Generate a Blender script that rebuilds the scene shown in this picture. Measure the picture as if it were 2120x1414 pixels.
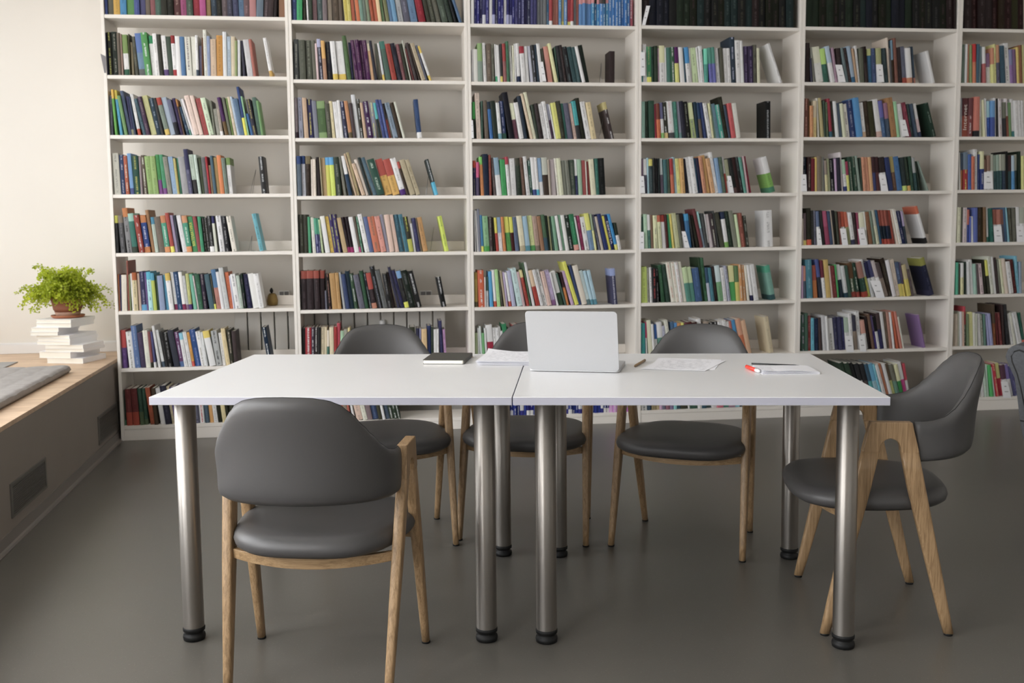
import bpy, bmesh, math, random, colorsys
from mathutils import Vector, Matrix
random.seed(11)
for _o in list(bpy.data.objects): bpy.data.objects.remove(_o)
SC = bpy.context.scene
COL = SC.collection
PI = math.pi

# ---------------------------------------------------------------- camera
F_PX, PITCH, ROLL, CAM_H, SHX, SHY = 2058.603, 0.095468, -0.009660, 1.22765, 11.006, -42.346
cam = bpy.data.cameras.new('camera'); cam_o = bpy.data.objects.new('camera', cam); COL.objects.link(cam_o)
cam.sensor_fit = 'HORIZONTAL'; cam.sensor_width = 36.0; cam.lens = F_PX / 2120 * 36
cam.shift_x = -SHX / 2120; cam.shift_y = SHY / 2120
_f = Vector((0, math.cos(PITCH), -math.sin(PITCH))); _r = Vector((1, 0, 0)); _d = Vector((0, -math.sin(PITCH), -math.cos(PITCH)))
_R = _r * math.cos(ROLL) - _d * math.sin(ROLL); _D = _r * math.sin(ROLL) + _d * math.cos(ROLL)
cam_o.matrix_world = Matrix(((_R.x, -_D.x, -_f.x, 0), (_R.y, -_D.y, -_f.y, 0), (_R.z, -_D.z, -_f.z, CAM_H), (0, 0, 0, 1)))
cam.clip_start = 0.05; cam.clip_end = 200
cam.dof.use_dof = True; cam.dof.focus_distance = 2.85; cam.dof.aperture_fstop = 6.3
SC.camera = cam_o

# ---------------------------------------------------------------- sky, daylight, exposure
SC.view_settings.view_transform = 'Standard'; SC.view_settings.look = 'None'
SC.view_settings.gamma = 1.0; SC.view_settings.use_curve_mapping = False
SC.view_settings.exposure = -0.47
world = bpy.data.worlds.new('sky'); SC.world = world; world.use_nodes = True
_nt = world.node_tree; _nt.nodes.clear()
_out = _nt.nodes.new('ShaderNodeOutputWorld'); _bg = _nt.nodes.new('ShaderNodeBackground')
_tc = _nt.nodes.new('ShaderNodeTexCoord'); _sx = _nt.nodes.new('ShaderNodeSeparateXYZ'); _cr = _nt.nodes.new('ShaderNodeValToRGB')
_nt.links.new(_tc.outputs['Generated'], _sx.inputs[0]); _nt.links.new(_sx.outputs['Z'], _cr.inputs[0])
_cr.color_ramp.elements[0].position = 0.0; _cr.color_ramp.elements[0].color = (0.45, 0.42, 0.38, 1)
_cr.color_ramp.elements[1].position = 0.25; _cr.color_ramp.elements[1].color = (0.93, 0.97, 1.0, 1)
_nt.links.new(_cr.outputs[0], _bg.inputs[0]); _bg.inputs[1].default_value = 3.0
_nt.links.new(_bg.outputs[0], _out.inputs[0])
try:
    SC.cycles.use_denoising = True
    SC.cycles.max_bounces = 10; SC.cycles.diffuse_bounces = 6
    SC.cycles.sample_clamp_indirect = 6.0
except Exception: pass

def portal(name, loc, normal, sx, sy, strength, colr):
    """daylight entering through one window opening"""
    L = bpy.data.lights.new(name, 'AREA'); L.shape = 'RECTANGLE'; L.size = sx; L.size_y = sy
    L.energy = strength; L.color = colr
    o = bpy.data.objects.new(name, L); COL.objects.link(o)
    n = Vector(normal).normalized(); z = -n; x = Vector((0, 0, 1)).cross(z).normalized(); y = z.cross(x)
    o.matrix_world = Matrix(((x.x, y.x, z.x, loc[0]), (x.y, y.y, z.y, loc[1]), (x.z, y.z, z.z, loc[2]), (0, 0, 0, 1)))
    return o

# frame of the bookcase row, of the window bench and of the room
BO = Vector((-2.31817, 5.71188, 0)); BA = 0.126721; BD = Vector((math.cos(BA), math.sin(BA), 0)); BN = Vector((-math.sin(BA), math.cos(BA), 0))
UW = 1.02928                       # width of one bookcase
WA = Vector((-1.9825, 3.6941, 0)); WD = Vector((-0.17498, 0.98457, 0)); WN = Vector((0.98457, 0.17498, 0))   # bench face line
BENCH_D = 1.05; WALLT = 0.25
KL, KR = 66.0, 3.0
LEFT_WINDOWS = [(-5.2, -3.6), (-3.2, -1.6), (-1.2, 0.4), (0.75, 2.45)]       # along the bench direction
LW_Z = (0.62, 2.85)
REAR_Y = -4.6; REAR_WINDOWS = [(-3.0, -1.0), (0.2, 2.2), (3.4, 5.4)]; RW_Z = (0.9, 2.8); CEIL = 3.45
for (a, b), gain in zip(LEFT_WINDOWS, (1.7, 1.4, 1.2, .28)):
    m = WA + WD * ((a + b) / 2) - WN * (BENCH_D + WALLT * 0.6)
    portal('window_daylight', (m.x, m.y, sum(LW_Z) / 2), (WN.x, WN.y, 0), b - a, LW_Z[1] - LW_Z[0], KL * gain * (b - a), (0.97, 0.98, 1.0))
for (a, b) in REAR_WINDOWS:
    portal('window_daylight', ((a + b) / 2, REAR_Y - WALLT * 0.6, sum(RW_Z) / 2), (0, 1, 0), b - a, RW_Z[1] - RW_Z[0], KR * (b - a), (0.92, 0.95, 1.0))

# ---------------------------------------------------------------- helpers
class MB:
    """collects shapes, builds ONE mesh object"""
    def __init__(s): s.v = []; s.f = []; s.mi = []; s.c = []; s.uv = []; s.sm = []
    def add(s, vs, fs, mi=0, col=None, uv=None, smooth=False):
        b = len(s.v); s.v += [tuple(v) for v in vs]
        for i, f in enumerate(fs):
            s.f.append([b + k for k in f]); s.mi.append(mi); s.c.append(col)
            s.uv.append(uv[i] if uv else None); s.sm.append(smooth)
    def box(s, lo, hi, mi=0, col=None, M=None):
        x0, y0, z0 = lo; x1, y1, z1 = hi
        vs = [Vector(p) for p in ((x0,y0,z0),(x1,y0,z0),(x1,y1,z0),(x0,y1,z0),(x0,y0,z1),(x1,y0,z1),(x1,y1,z1),(x0,y1,z1))]
        if M is not None: vs = [M @ v for v in vs]
        s.add(vs, [(0,3,2,1),(4,5,6,7),(0,1,5,4),(1,2,6,5),(2,3,7,6),(3,0,4,7)], mi, col)
    def rings(s, rings, mi=0, col=None, smooth=True, cap0=True, cap1=True, closed=True):
        n = len(rings[0]); vs = [p for r in rings for p in r]; fs = []
        for i in range(len(rings) - 1):
            for j in range(n if closed else n - 1):
                k = (j + 1) % n
                fs.append((i*n+j, i*n+k, (i+1)*n+k, (i+1)*n+j))
        s.add(vs, fs, mi, col, smooth=smooth)
        b = len(s.v) - len(vs)
        if cap0: s.f.append([b + j for j in reversed(range(n))]); s.mi.append(mi); s.c.append(col); s.uv.append(None); s.sm.append(False)
        if cap1: s.f.append([b + (len(rings)-1)*n + j for j in range(n)]); s.mi.append(mi); s.c.append(col); s.uv.append(None); s.sm.append(False)
    def cyl(s, c, r0, r1, z0, z1, n=28, mi=0, col=None, smooth=True):
        s.rings([[(c[0]+r*math.cos(2*PI*k/n), c[1]+r*math.sin(2*PI*k/n), z) for k in range(n)] for r, z in ((r0, z0), (r1, z1))], mi, col, smooth)
    def lathe(s, c, prof, n=36, mi=0, col=None):
        s.rings([[(c[0]+r*math.cos(2*PI*k/n), c[1]+r*math.sin(2*PI*k/n), c[2]+z) for k in range(n)] for r, z in prof], mi, col)
    def tube(s, pts, r, n=8, mi=0, col=None):
        pts = [Vector(p) for p in pts]; R = []
        for i, p in enumerate(pts):
            t = (pts[min(i+1, len(pts)-1)] - pts[max(i-1, 0)]).normalized()
            up = Vector((0,0,1)) if abs(t.z) < 0.95 else Vector((1,0,0))
            a = t.cross(up).normalized(); b = a.cross(t)
            rr = r[i] if isinstance(r, (list, tuple)) else r
            R.append([p + a*rr*math.cos(2*PI*k/n) + b*rr*math.sin(2*PI*k/n) for k in range(n)])
        s.rings(R, mi, col)
    def prism(s, poly, axis, d0, d1, mi=0, col=None, M=None):
        """poly in a plane, extruded along axis 'x','y' or 'z'"""
        def P(a, b, d): return {'x': (d, a, b), 'y': (a, d, b), 'z': (a, b, d)}[axis]
        n = len(poly); vs = [Vector(P(a, b, d0)) for a, b in poly] + [Vector(P(a, b, d1)) for a, b in poly]
        if M is not None: vs = [M @ v for v in vs]
        fs = [tuple(range(n)), tuple(range(2*n-1, n-1, -1))] + [(i, i+n, (i+1) % n + n, (i+1) % n) for i in range(n)]
        s.add(vs, fs, mi, col)
    def mesh(s, name, mats):
        me = bpy.data.meshes.new(name); me.from_pydata(s.v, [], s.f)
        for m in (mats if isinstance(mats, (list, tuple)) else [mats]): me.materials.append(m)
        me.polygons.foreach_set('material_index', s.mi)
        me.polygons.foreach_set('use_smooth', s.sm)
        if any(c is not None for c in s.c):
            ca = me.color_attributes.new('Col', 'FLOAT_COLOR', 'CORNER'); ac = me.color_attributes.new('Acc', 'FLOAT_COLOR', 'CORNER')
            a1 = []; a2 = []
            for f, c in zip(s.f, s.c):
                c = c or ((.8,.8,.8,1), (.8,.8,.8,0))
                for _ in f: a1 += c[0]; a2 += c[1]
            ca.data.foreach_set('color', a1); ac.data.foreach_set('color', a2)
        if any(u is not None for u in s.uv):
            ul = me.uv_layers.new(name='UVMap'); d = []
            for f, u in zip(s.f, s.uv):
                for k in range(len(f)): d += (list(u[k]) if u else [-5.0, 0.0])
            ul.data.foreach_set('uv', d)
        me.validate(); me.update()
        return me
    def build(s, name, mats, parent=None, fix=True, bevel=0, segs=2, M=None, keep_below=None):
        me = s.mesh(name, mats)
        if fix or bevel:
            bm = bmesh.new(); bm.from_mesh(me)
            if bevel:
                bmesh.ops.remove_doubles(bm, verts=bm.verts, dist=1e-6)
                es = [e for e in bm.edges if len(e.link_faces) == 2 and e.calc_face_angle(0) > 0.6 and (keep_below is None or max(v.co.z for v in e.verts) > keep_below)]
                bmesh.ops.bevel(bm, geom=es, offset=bevel, segments=segs, profile=0.6, affect='EDGES', clamp_overlap=True)
            bmesh.ops.recalc_face_normals(bm, faces=bm.faces)
            bm.to_mesh(me); bm.free()
        o = bpy.data.objects.new(name, me); COL.objects.link(o)
        if parent: o.parent = parent
        if M is not None: o.matrix_world = M
        return o

def tag(o, label=None, cat=None, group=None, kind=None):
    if label: o['label'] = label
    if cat: o['category'] = cat
    if group: o['group'] = group
    if kind: o['kind'] = kind
    return o
def empty(name, loc=(0,0,0), rz=0, **k):
    o = bpy.data.objects.new(name, None); COL.objects.link(o); o.empty_display_size = 0.1
    o.matrix_world = Matrix.Translation(loc) @ Matrix.Rotation(rz, 4, 'Z')
    return tag(o, **k)
def copy_tree(o, parent=None):
    c = o.copy(); COL.objects.link(c)
    if parent: c.parent = parent
    for ch in list(o.children): copy_tree(ch, c)
    return c

# ---------------------------------------------------------------- materials
def mat(name, color=(.8,.8,.8), rough=.5, metal=0, var=.06, scale=6, bump=0, bscale=80, spec=.5, stretch=None, coat=0, color2=None):
    m = bpy.data.materials.new(name); m.use_nodes = True; t = m.node_tree; b = t.nodes['Principled BSDF']
    tc = t.nodes.new('ShaderNodeTexCoord'); mp = t.nodes.new('ShaderNodeMapping'); t.links.new(tc.outputs['Object'], mp.inputs[0])
    if stretch: mp.inputs['Scale'].default_value = stretch
    nz = t.nodes.new('ShaderNodeTexNoise'); nz.inputs['Scale'].default_value = scale; nz.inputs['Detail'].default_value = 5
    t.links.new(mp.outputs[0], nz.inputs[0])
    cr = t.nodes.new('ShaderNodeValToRGB'); t.links.new(nz.outputs['Fac'], cr.inputs[0])
    c2 = color2 or tuple(min(1, c*(1+var)) for c in color)
    cr.color_ramp.elements[0].position = .3; cr.color_ramp.elements[0].color = (*[c*(1-var) for c in color], 1)
    cr.color_ramp.elements[1].position = .7; cr.color_ramp.elements[1].color = (*c2, 1)
    t.links.new(cr.outputs[0], b.inputs['Base Color'])
    b.inputs['Roughness'].default_value = rough; b.inputs['Metallic'].default_value = metal; b.inputs['Specular IOR Level'].default_value = spec
    if coat: b.inputs['Coat Weight'].default_value = coat
    if bump:
        n2 = t.nodes.new('ShaderNodeTexNoise'); n2.inputs['Scale'].default_value = bscale; n2.inputs['Detail'].default_value = 3
        t.links.new(mp.outputs[0], n2.inputs[0]); bp = t.nodes.new('ShaderNodeBump'); bp.inputs['Strength'].default_value = bump; bp.inputs['Distance'].default_value = .002
        t.links.new(n2.outputs['Fac'], bp.inputs['Height']); t.links.new(bp.outputs[0], b.inputs['Normal'])
    return m
def oak(name, c1, c2, stretch=(14, 14, 1.2), scale=5):
    m = bpy.data.materials.new(name); m.use_nodes = True; t = m.node_tree; b = t.nodes['Principled BSDF']
    tc = t.nodes.new('ShaderNodeTexCoord'); mp = t.nodes.new('ShaderNodeMapping'); t.links.new(tc.outputs['Object'], mp.inputs[0]); mp.inputs['Scale'].default_value = stretch
    nz = t.nodes.new('ShaderNodeTexNoise'); nz.inputs['Scale'].default_value = scale; nz.inputs['Detail'].default_value = 6; nz.inputs['Distortion'].default_value = .8
    n2 = t.nodes.new('ShaderNodeTexNoise'); n2.inputs['Scale'].default_value = scale*5; n2.inputs['Detail'].default_value = 3
    t.links.new(mp.outputs[0], nz.inputs[0]); t.links.new(mp.outputs[0], n2.inputs[0])
    mx = t.nodes.new('ShaderNodeMath'); mx.operation = 'MULTIPLY_ADD'; mx.inputs[1].default_value = .45
    t.links.new(n2.outputs['Fac'], mx.inputs[0]); t.links.new(nz.outputs['Fac'], mx.inputs[2])
    cr = t.nodes.new('ShaderNodeValToRGB'); t.links.new(mx.outputs[0], cr.inputs[0])
    cr.color_ramp.elements[0].position = .52; cr.color_ramp.elements[0].color = (*c1, 1)
    cr.color_ramp.elements[1].position = .85; cr.color_ramp.elements[1].color = (*c2, 1)
    t.links.new(cr.outputs[0], b.inputs['Base Color']); b.inputs['Roughness'].default_value = .42
    return m
def floor_mat():
    m = mat('speckled_vinyl', (.122,.114,.10), .32, var=.05, scale=1.2, bump=.12, bscale=400)
    t = m.node_tree; b = t.nodes['Principled BSDF']; src = b.inputs['Base Color'].links[0].from_socket
    tc = [n for n in t.nodes if n.type == 'TEX_COORD'][0]
    vo = t.nodes.new('ShaderNodeTexVoronoi'); vo.inputs['Scale'].default_value = 120; t.links.new(tc.outputs['Object'], vo.inputs[0])
    lt = t.nodes.new('ShaderNodeMath'); lt.operation = 'LESS_THAN'; lt.inputs[1].default_value = .16; t.links.new(vo.outputs['Distance'], lt.inputs[0])
    mx = t.nodes.new('ShaderNodeMix'); mx.data_type = 'RGBA'; t.links.new(lt.outputs[0], mx.inputs[0]); t.links.new(src, mx.inputs[6])
    sc = t.nodes.new('ShaderNodeMix'); sc.data_type = 'RGBA'; sc.inputs[6].default_value = (.06,.056,.05,1); sc.inputs[7].default_value = (.22,.21,.18,1)
    t.links.new(vo.outputs['Color'], sc.inputs[0]); t.links.new(sc.outputs[2], mx.inputs[7]); t.links.new(mx.outputs[2], b.inputs['Base Color'])
    return m
def cover_mat():
    """book cover: colour from the book, pseudo lettering running down the spine"""
    m = bpy.data.materials.new('book_cover'); m.use_nodes = True; t = m.node_tree; b = t.nodes['Principled BSDF']
    ca = t.nodes.new('ShaderNodeAttribute'); ca.attribute_name = 'Col'; aa = t.nodes.new('ShaderNodeAttribute'); aa.attribute_name = 'Acc'
    uv = t.nodes.new('ShaderNodeUVMap'); uv.uv_map = 'UVMap'; sp = t.nodes.new('ShaderNodeSeparateXYZ'); t.links.new(uv.outputs[0], sp.inputs[0])
    def M(op, a=None, bb=None):
        n = t.nodes.new('ShaderNodeMath'); n.operation = op
        for i, x in enumerate((a, bb)):
            if x is None: continue
            if isinstance(x, (int, float)): n.inputs[i].default_value = x
            else: t.links.new(x, n.inputs[i])
        return n.outputs[0]
    ub = M('ABSOLUTE', M('SUBTRACT', sp.outputs['X'], .5))
    band = M('LESS_THAN', ub, .15)
    mp = t.nodes.new('ShaderNodeMapping'); mp.inputs['Scale'].default_value = (3.0, 330, 1); t.links.new(uv.outputs[0], mp.inputs[0])
    nz = t.nodes.new('ShaderNodeTexNoise'); nz.inputs['Scale'].default_value = 1.0; nz.inputs['Detail'].default_value = 1; t.links.new(mp.outputs[0], nz.inputs[0])
    m2 = t.nodes.new('ShaderNodeMapping'); m2.inputs['Scale'].default_value = (.2, 17, 1); t.links.new(uv.outputs[0], m2.inputs[0])
    n2 = t.nodes.new('ShaderNodeTexNoise'); n2.inputs['Scale'].default_value = 1.0; n2.inputs['Detail'].default_value = 0; t.links.new(m2.outputs[0], n2.inputs[0])
    letters = M('MULTIPLY', M('GREATER_THAN', nz.outputs['Fac'], .47), M('GREATER_THAN', n2.outputs['Fac'], .44))
    fac = M('MULTIPLY', M('MULTIPLY', letters, band), aa.outputs['Alpha'])
    mx = t.nodes.new('ShaderNodeMix'); mx.data_type = 'RGBA'; t.links.new(fac, mx.inputs[0]); t.links.new(ca.outputs['Color'], mx.inputs[6]); t.links.new(aa.outputs['Color'], mx.inputs[7])
    t.links.new(mx.outputs[2], b.inputs['Base Color']); b.inputs['Roughness'].default_value = .48; b.inputs['Specular IOR Level'].default_value = .22
    return m
def paper_mat(name, base=(.87,.87,.91), lines=True, sy=150):
    m = bpy.data.materials.new(name); m.use_nodes = True; t = m.node_tree; b = t.nodes['Principled BSDF']
    b.inputs['Roughness'].default_value = .75
    tc = t.nodes.new('ShaderNodeTexCoord'); sp = t.nodes.new('ShaderNodeSeparateXYZ'); t.links.new(tc.outputs['Object'], sp.inputs[0])
    def M(op, a=None, bb=None):
        n = t.nodes.new('ShaderNodeMath'); n.operation = op
        for i, x in enumerate((a, bb)):
            if x is None: continue
            if isinstance(x, (int, float)): n.inputs[i].default_value = x
            else: t.links.new(x, n.inputs[i])
        return n.outputs[0]
    row = M('LESS_THAN', M('FRACT', M('MULTIPLY', sp.outputs['Y'], sy)), .45)
    nz = t.nodes.new('ShaderNodeTexNoise'); nz.inputs['Scale'].default_value = 60; t.links.new(tc.outputs['Object'], nz.inputs[0])
    f = M('MULTIPLY', M('MULTIPLY', row, M('GREATER_THAN', nz.outputs['Fac'], .5)), .45 if lines else 0.0)
    f = M('MULTIPLY', f, M('MULTIPLY', M('LESS_THAN', M('ABSOLUTE', sp.outputs['X']), .085), M('LESS_THAN', M('ABSOLUTE', sp.outputs['Y']), .12)))
    mx = t.nodes.new('ShaderNodeMix'); mx.data_type = 'RGBA'; mx.inputs[6].default_value = (*base, 1); mx.inputs[7].default_value = (.3,.3,.34,1)
    t.links.new(f, mx.inputs[0]); t.links.new(mx.outputs[2], b.inputs['Base Color'])
    return m
MT = dict(
    wall=mat('wall_paint', (.84,.815,.775), .85, var=.015, scale=2),
    wallback=mat('back_wall_paint', (.78,.745,.69), .85, var=.015, scale=2),
    ceil=mat('ceiling_paint', (.82,.81,.78), .9, var=.01),
    floor=floor_mat(),
    trim=mat('white_trim', (.82,.81,.80), .45, var=.01),
    shelf=mat('white_laminate', (.84,.80,.745), .45, var=.012, scale=3),
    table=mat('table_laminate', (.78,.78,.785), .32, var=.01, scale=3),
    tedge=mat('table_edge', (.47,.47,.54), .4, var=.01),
    steel=mat('brushed_steel', (.46,.43,.395), .47, metal=1, var=.02, scale=12, stretch=(1,1,.3)),
    black=mat('black_rubber', (.008,.008,.008), .55, var=.2, spec=.3),
    oak=oak('oak', (.22,.135,.065), (.40,.262,.14), stretch=(45,45,1.6), scale=3.5),
    oakbar=oak('oak_crosswise', (.22,.135,.065), (.38,.25,.13), stretch=(1.6,45,45), scale=3.5),
    leather=mat('grey_leatherette', (.068,.0655,.065), .46, var=.04, scale=3, bump=.10, bscale=500),
    seam=mat('dark_seam', (.02,.02,.02), .7),
    bench=mat('bench_paint', (.27,.235,.205), .7, var=.02),
    benchtop=oak('bench_top_wood', (.50,.34,.22), (.66,.48,.33), stretch=(6, 1.1, 6), scale=3),
    kick=mat('dark_baseboard', (.17,.15,.135), .5, var=.03),
    grille=mat('grille_metal', (.13,.12,.105), .5, var=.03),
    dark=mat('dark_gap', (.02,.02,.02), .8),
    cushion=mat('quilted_grey_cloth', (.33,.31,.295), .85, var=.08, scale=30, bump=.4, bscale=300),
    mat_=mat('pale_grey_felt', (.34,.33,.32), .9, var=.05, scale=40),
    pages=mat('book_pages', (.80,.77,.70), .8, var=.06, scale=3, stretch=(1,1,1)),
    cover=cover_mat(),
    terra=mat('terracotta', (.25,.085,.042), .65, var=.18, scale=9, bump=.2, bscale=60),
    terra2=mat('terracotta_saucer', (.36,.125,.058), .6, var=.12, scale=9),
    terra3=mat('limescaled_clay', (.40,.24,.17), .75, var=.15, scale=14),
    soil=mat('soil', (.03,.02,.012), .95, var=.3, scale=60, bump=.6),
    leaf=mat('fern_leaf', (.40,.50,.03), .5, var=.3, scale=11, color2=(.62,.70,.06)),
    stem=mat('fern_stem', (.16,.12,.03), .5),
    alu=mat('anodised_aluminium', (.52,.525,.535), .45, metal=.25, var=.01, scale=300),
    keys=mat('keyboard_black', (.02,.02,.022), .5),
    screen=mat('dark_screen', (.012,.013,.016), .12),
    paper=paper_mat('printed_paper'), blank=paper_mat('blank_paper', (.87,.87,.91), False),
    note=mat('black_notebook_cover', (.045,.042,.036), .5, var=.05, bump=.2, bscale=300),
    cream=mat('cream_pages', (.83,.80,.71), .8, var=.03),
    pencil=mat('natural_pencil_wood', (.36,.25,.14), .5, var=.1),
    ink=mat('black_ink', (.02,.02,.02), .5),
    red=mat('red_plastic', (.80,.05,.03), .3, var=.03), white=mat('white_plastic', (.85,.85,.85), .4),
    rad=mat('radiator_enamel', (.62,.60,.56), .4, var=.01),
    arm=mat('grey_woven_upholstery', (.115,.12,.13), .9, var=.12, scale=90, bump=.5, bscale=500),
    brass=mat('old_brass', (.25,.17,.06), .4, metal=.6, var=.2), sock=mat('grey_socket_plastic', (.26,.26,.27), .5),
    wire=mat('thin_steel_wire', (.5,.5,.5), .35, metal=1), card=mat('white_card', (.86,.86,.88), .7, var=.01), dcard=mat('grey_card', (.22,.21,.22), .7, var=.1),
    glass=None)
g = bpy.data.materials.new('window_glass'); g.use_nodes = True; gt = g.node_tree; gt.nodes.clear()
_o = gt.nodes.new('ShaderNodeOutputMaterial'); _t = gt.nodes.new('ShaderNodeBsdfTransparent'); _g = gt.nodes.new('ShaderNodeBsdfGlossy'); _m = gt.nodes.new('ShaderNodeMixShader')
_m.inputs[0].default_value = .05; _g.inputs['Roughness'].default_value = .02
gt.links.new(_t.outputs[0], _m.inputs[1]); gt.links.new(_g.outputs[0], _m.inputs[2]); gt.links.new(_m.outputs[0], _o.inputs[0])
MT['glass'] = g
_st = MT['steel'].node_tree; _sb = _st.nodes['Principled BSDF']; _sb.inputs['Anisotropic'].default_value = .85; _sb.inputs['Anisotropic Rotation'].default_value = 0.25
_tg = _st.nodes.new('ShaderNodeTangent'); _tg.direction_type = 'RADIAL'; _tg.axis = 'Z'; _st.links.new(_tg.outputs[0], _sb.inputs['Tangent'])
_lt = MT['leaf'].node_tree; _lb = _lt.nodes['Principled BSDF']; _ls = _lt.nodes.new('ShaderNodeBsdfTranslucent'); _lm = _lt.nodes.new('ShaderNodeMixShader'); _lm.inputs[0].default_value = .45
_lt.links.new(_lb.inputs['Base Color'].links[0].from_socket, _ls.inputs[0]); _lo = [n for n in _lt.nodes if n.type == 'OUTPUT_MATERIAL'][0]
_lt.links.new(_lb.outputs[0], _lm.inputs[1]); _lt.links.new(_ls.outputs[0], _lm.inputs[2]); _lt.links.new(_lm.outputs[0], _lo.inputs[0])

# ---------------------------------------------------------------- room shell
def frame_matrix(o, d):                     # local x along d, y to the left of d, z up
    n = Vector((-d.y, d.x, 0)); return Matrix(((d.x, n.x, 0, o.x), (d.y, n.y, 0, o.y), (0, 0, 1, 0), (0, 0, 0, 1)))
BM = frame_matrix(BO, BD)                   # bookcases: x along the row, y into the wall
WM = frame_matrix(WA, WD)                   # bench: x along the bench, y away from the room
m = MB(); m.box((-5, -5.2, -.12), (7.2, 8, 0)); tag(m.build('floor', MT['floor']), kind='structure')
m = MB(); m.box((-5, -5.2, CEIL), (7.2, 8, CEIL + .12)); tag(m.build('ceiling', MT['ceil']), kind='structure')
m = MB(); m.box((-1.6, .47, 0), (9.4, .72, CEIL), M=BM); tag(m.build('wall_back', MT['wallback']), kind='structure')
m = MB(); m.box((6.9, -5.2, 0), (7.15, 8, CEIL)); tag(m.build('wall_right', MT['wall']), kind='structure')
def wall_with_windows(name, M, x0, x1, y0, y1, wins, wz, wi):
    m = MB(); xs = x0
    for a, b in wins:
        m.box((xs, y0, 0), (a, y1, CEIL), M=M); m.box((a, y0, 0), (b, y1, wz[0]), M=M); m.box((a, y0, wz[1]), (b, y1, CEIL), M=M); xs = b
    m.box((xs, y0, 0), (x1, y1, CEIL), M=M)
    tag(m.build(name, MT['wall']), kind='structure')
    for i, (a, b) in enumerate(wins):
        f = MB(); yc = (y0 + y1) / 2; w = .05
        f.box((a, yc-.03, wz[0]), (a+w, yc+.03, wz[1]), M=M); f.box((b-w, yc-.03, wz[0]), (b, yc+.03, wz[1]), M=M)
        f.box((a+w, yc-.03, wz[0]), (b-w, yc+.03, wz[0]+w), M=M); f.box((a+w, yc-.03, wz[1]-w), (b-w, yc+.03, wz[1]), M=M)
        c = (a+b)/2; f.box((c-.03, yc-.03, wz[0]+w), (c+.03, yc+.03, wz[1]-w), M=M)
        fo = f.build('window_%d' % (wi + i), MT['trim']); tag(fo, kind='structure')
        p = MB(); p.box((a+w, yc-.004, wz[0]+w), (c-.03, yc+.004, wz[1]-w), M=M); p.box((c+.03, yc-.004, wz[0]+w), (b-w, yc+.004, wz[1]-w), M=M)
        p.build('pane', MT['glass'], fo)
wall_with_windows('wall_left', WM, -9.5, 2.75, BENCH_D, BENCH_D + WALLT, LEFT_WINDOWS, LW_Z, 1)
wall_with_windows('wall_front', Matrix.Translation((0, REAR_Y - WALLT, 0)), -4.6, 7.0, 0, WALLT, REAR_WINDOWS, RW_Z, 1 + len(LEFT_WINDOWS))

# window bench with wooden top, grilles and baseboard
BH = .473
bench = empty('window_bench', (WA.x, WA.y, 0), label='long built-in bench with pale wooden top and dark painted front, along the window wall', cat='bench')
bench.matrix_world = WM
def bp(name, mt, *boxes, parent=bench, bevel=0):
    m = MB()
    for lo, hi in boxes: m.box(lo, hi)
    o = m.build(name, mt, None, bevel=bevel); o.parent = parent; return o
X1 = 2.62
bp('front_panel', MT['bench'], ((-8, 0, .05), (X1, .03, BH - .02)))
bp('bench_top', MT['benchtop'], ((-8, 0, BH - .02), (X1 + .0, BENCH_D - .002, BH)), bevel=.002)
mm = MB(); mm.prism([(-.012, .012), (-.005, .05), (.03, .05), (.03, 0), (-.030, 0), (-.030, .004), (-.018, .006)], 'x', -8, X1); o = mm.build('baseboard', MT['kick']); o.parent = bench
def grille(x0, x1, z0, z1):
    g_ = bp('vent_grille', MT['grille'], ((x0, -.006, z0), (x0 + .018, .001, z1)), ((x1 - .018, -.006, z0), (x1, .001, z1)), ((x0 + .018, -.006, z0), (x1 - .018, .001, z0 + .012)), ((x0 + .018, -.006, z1 - .012), (x1 - .018, .001, z1)))
    k = MB(); k.box((x0 + .018, -.0008, z0 + .012), (x1 - .018, .0005, z1 - .012)); o = k.build('grille_back', MT['dark']); o.parent = g_
    n = 15; k = MB()
    for i in range(n):
        z = z0 + .016 + (z1 - z0 - .032) * i / (n - 1); k.box((x0 + .018, -.0045, z - .0022), (x1 - .018, -.0010, z + .0022))
    o = k.build('slat', MT['grille']); o.parent = g_
grille(.15, .63, .094, .232); grille(1.605, 2.085, .072, .226)
grille(-1.35, -.87, .094, .232)

# skirting above the bench
m = MB(); m.box((-1.5, .452, BH + .0005), (-.045, .4695, BH + .058), M=BM); m.box((-1.5, .458, BH + .058), (-.045, .4695, BH + .066), M=BM)
tag(m.build('baseboard_back', MT['trim'], bevel=.002), kind='structure')

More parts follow.
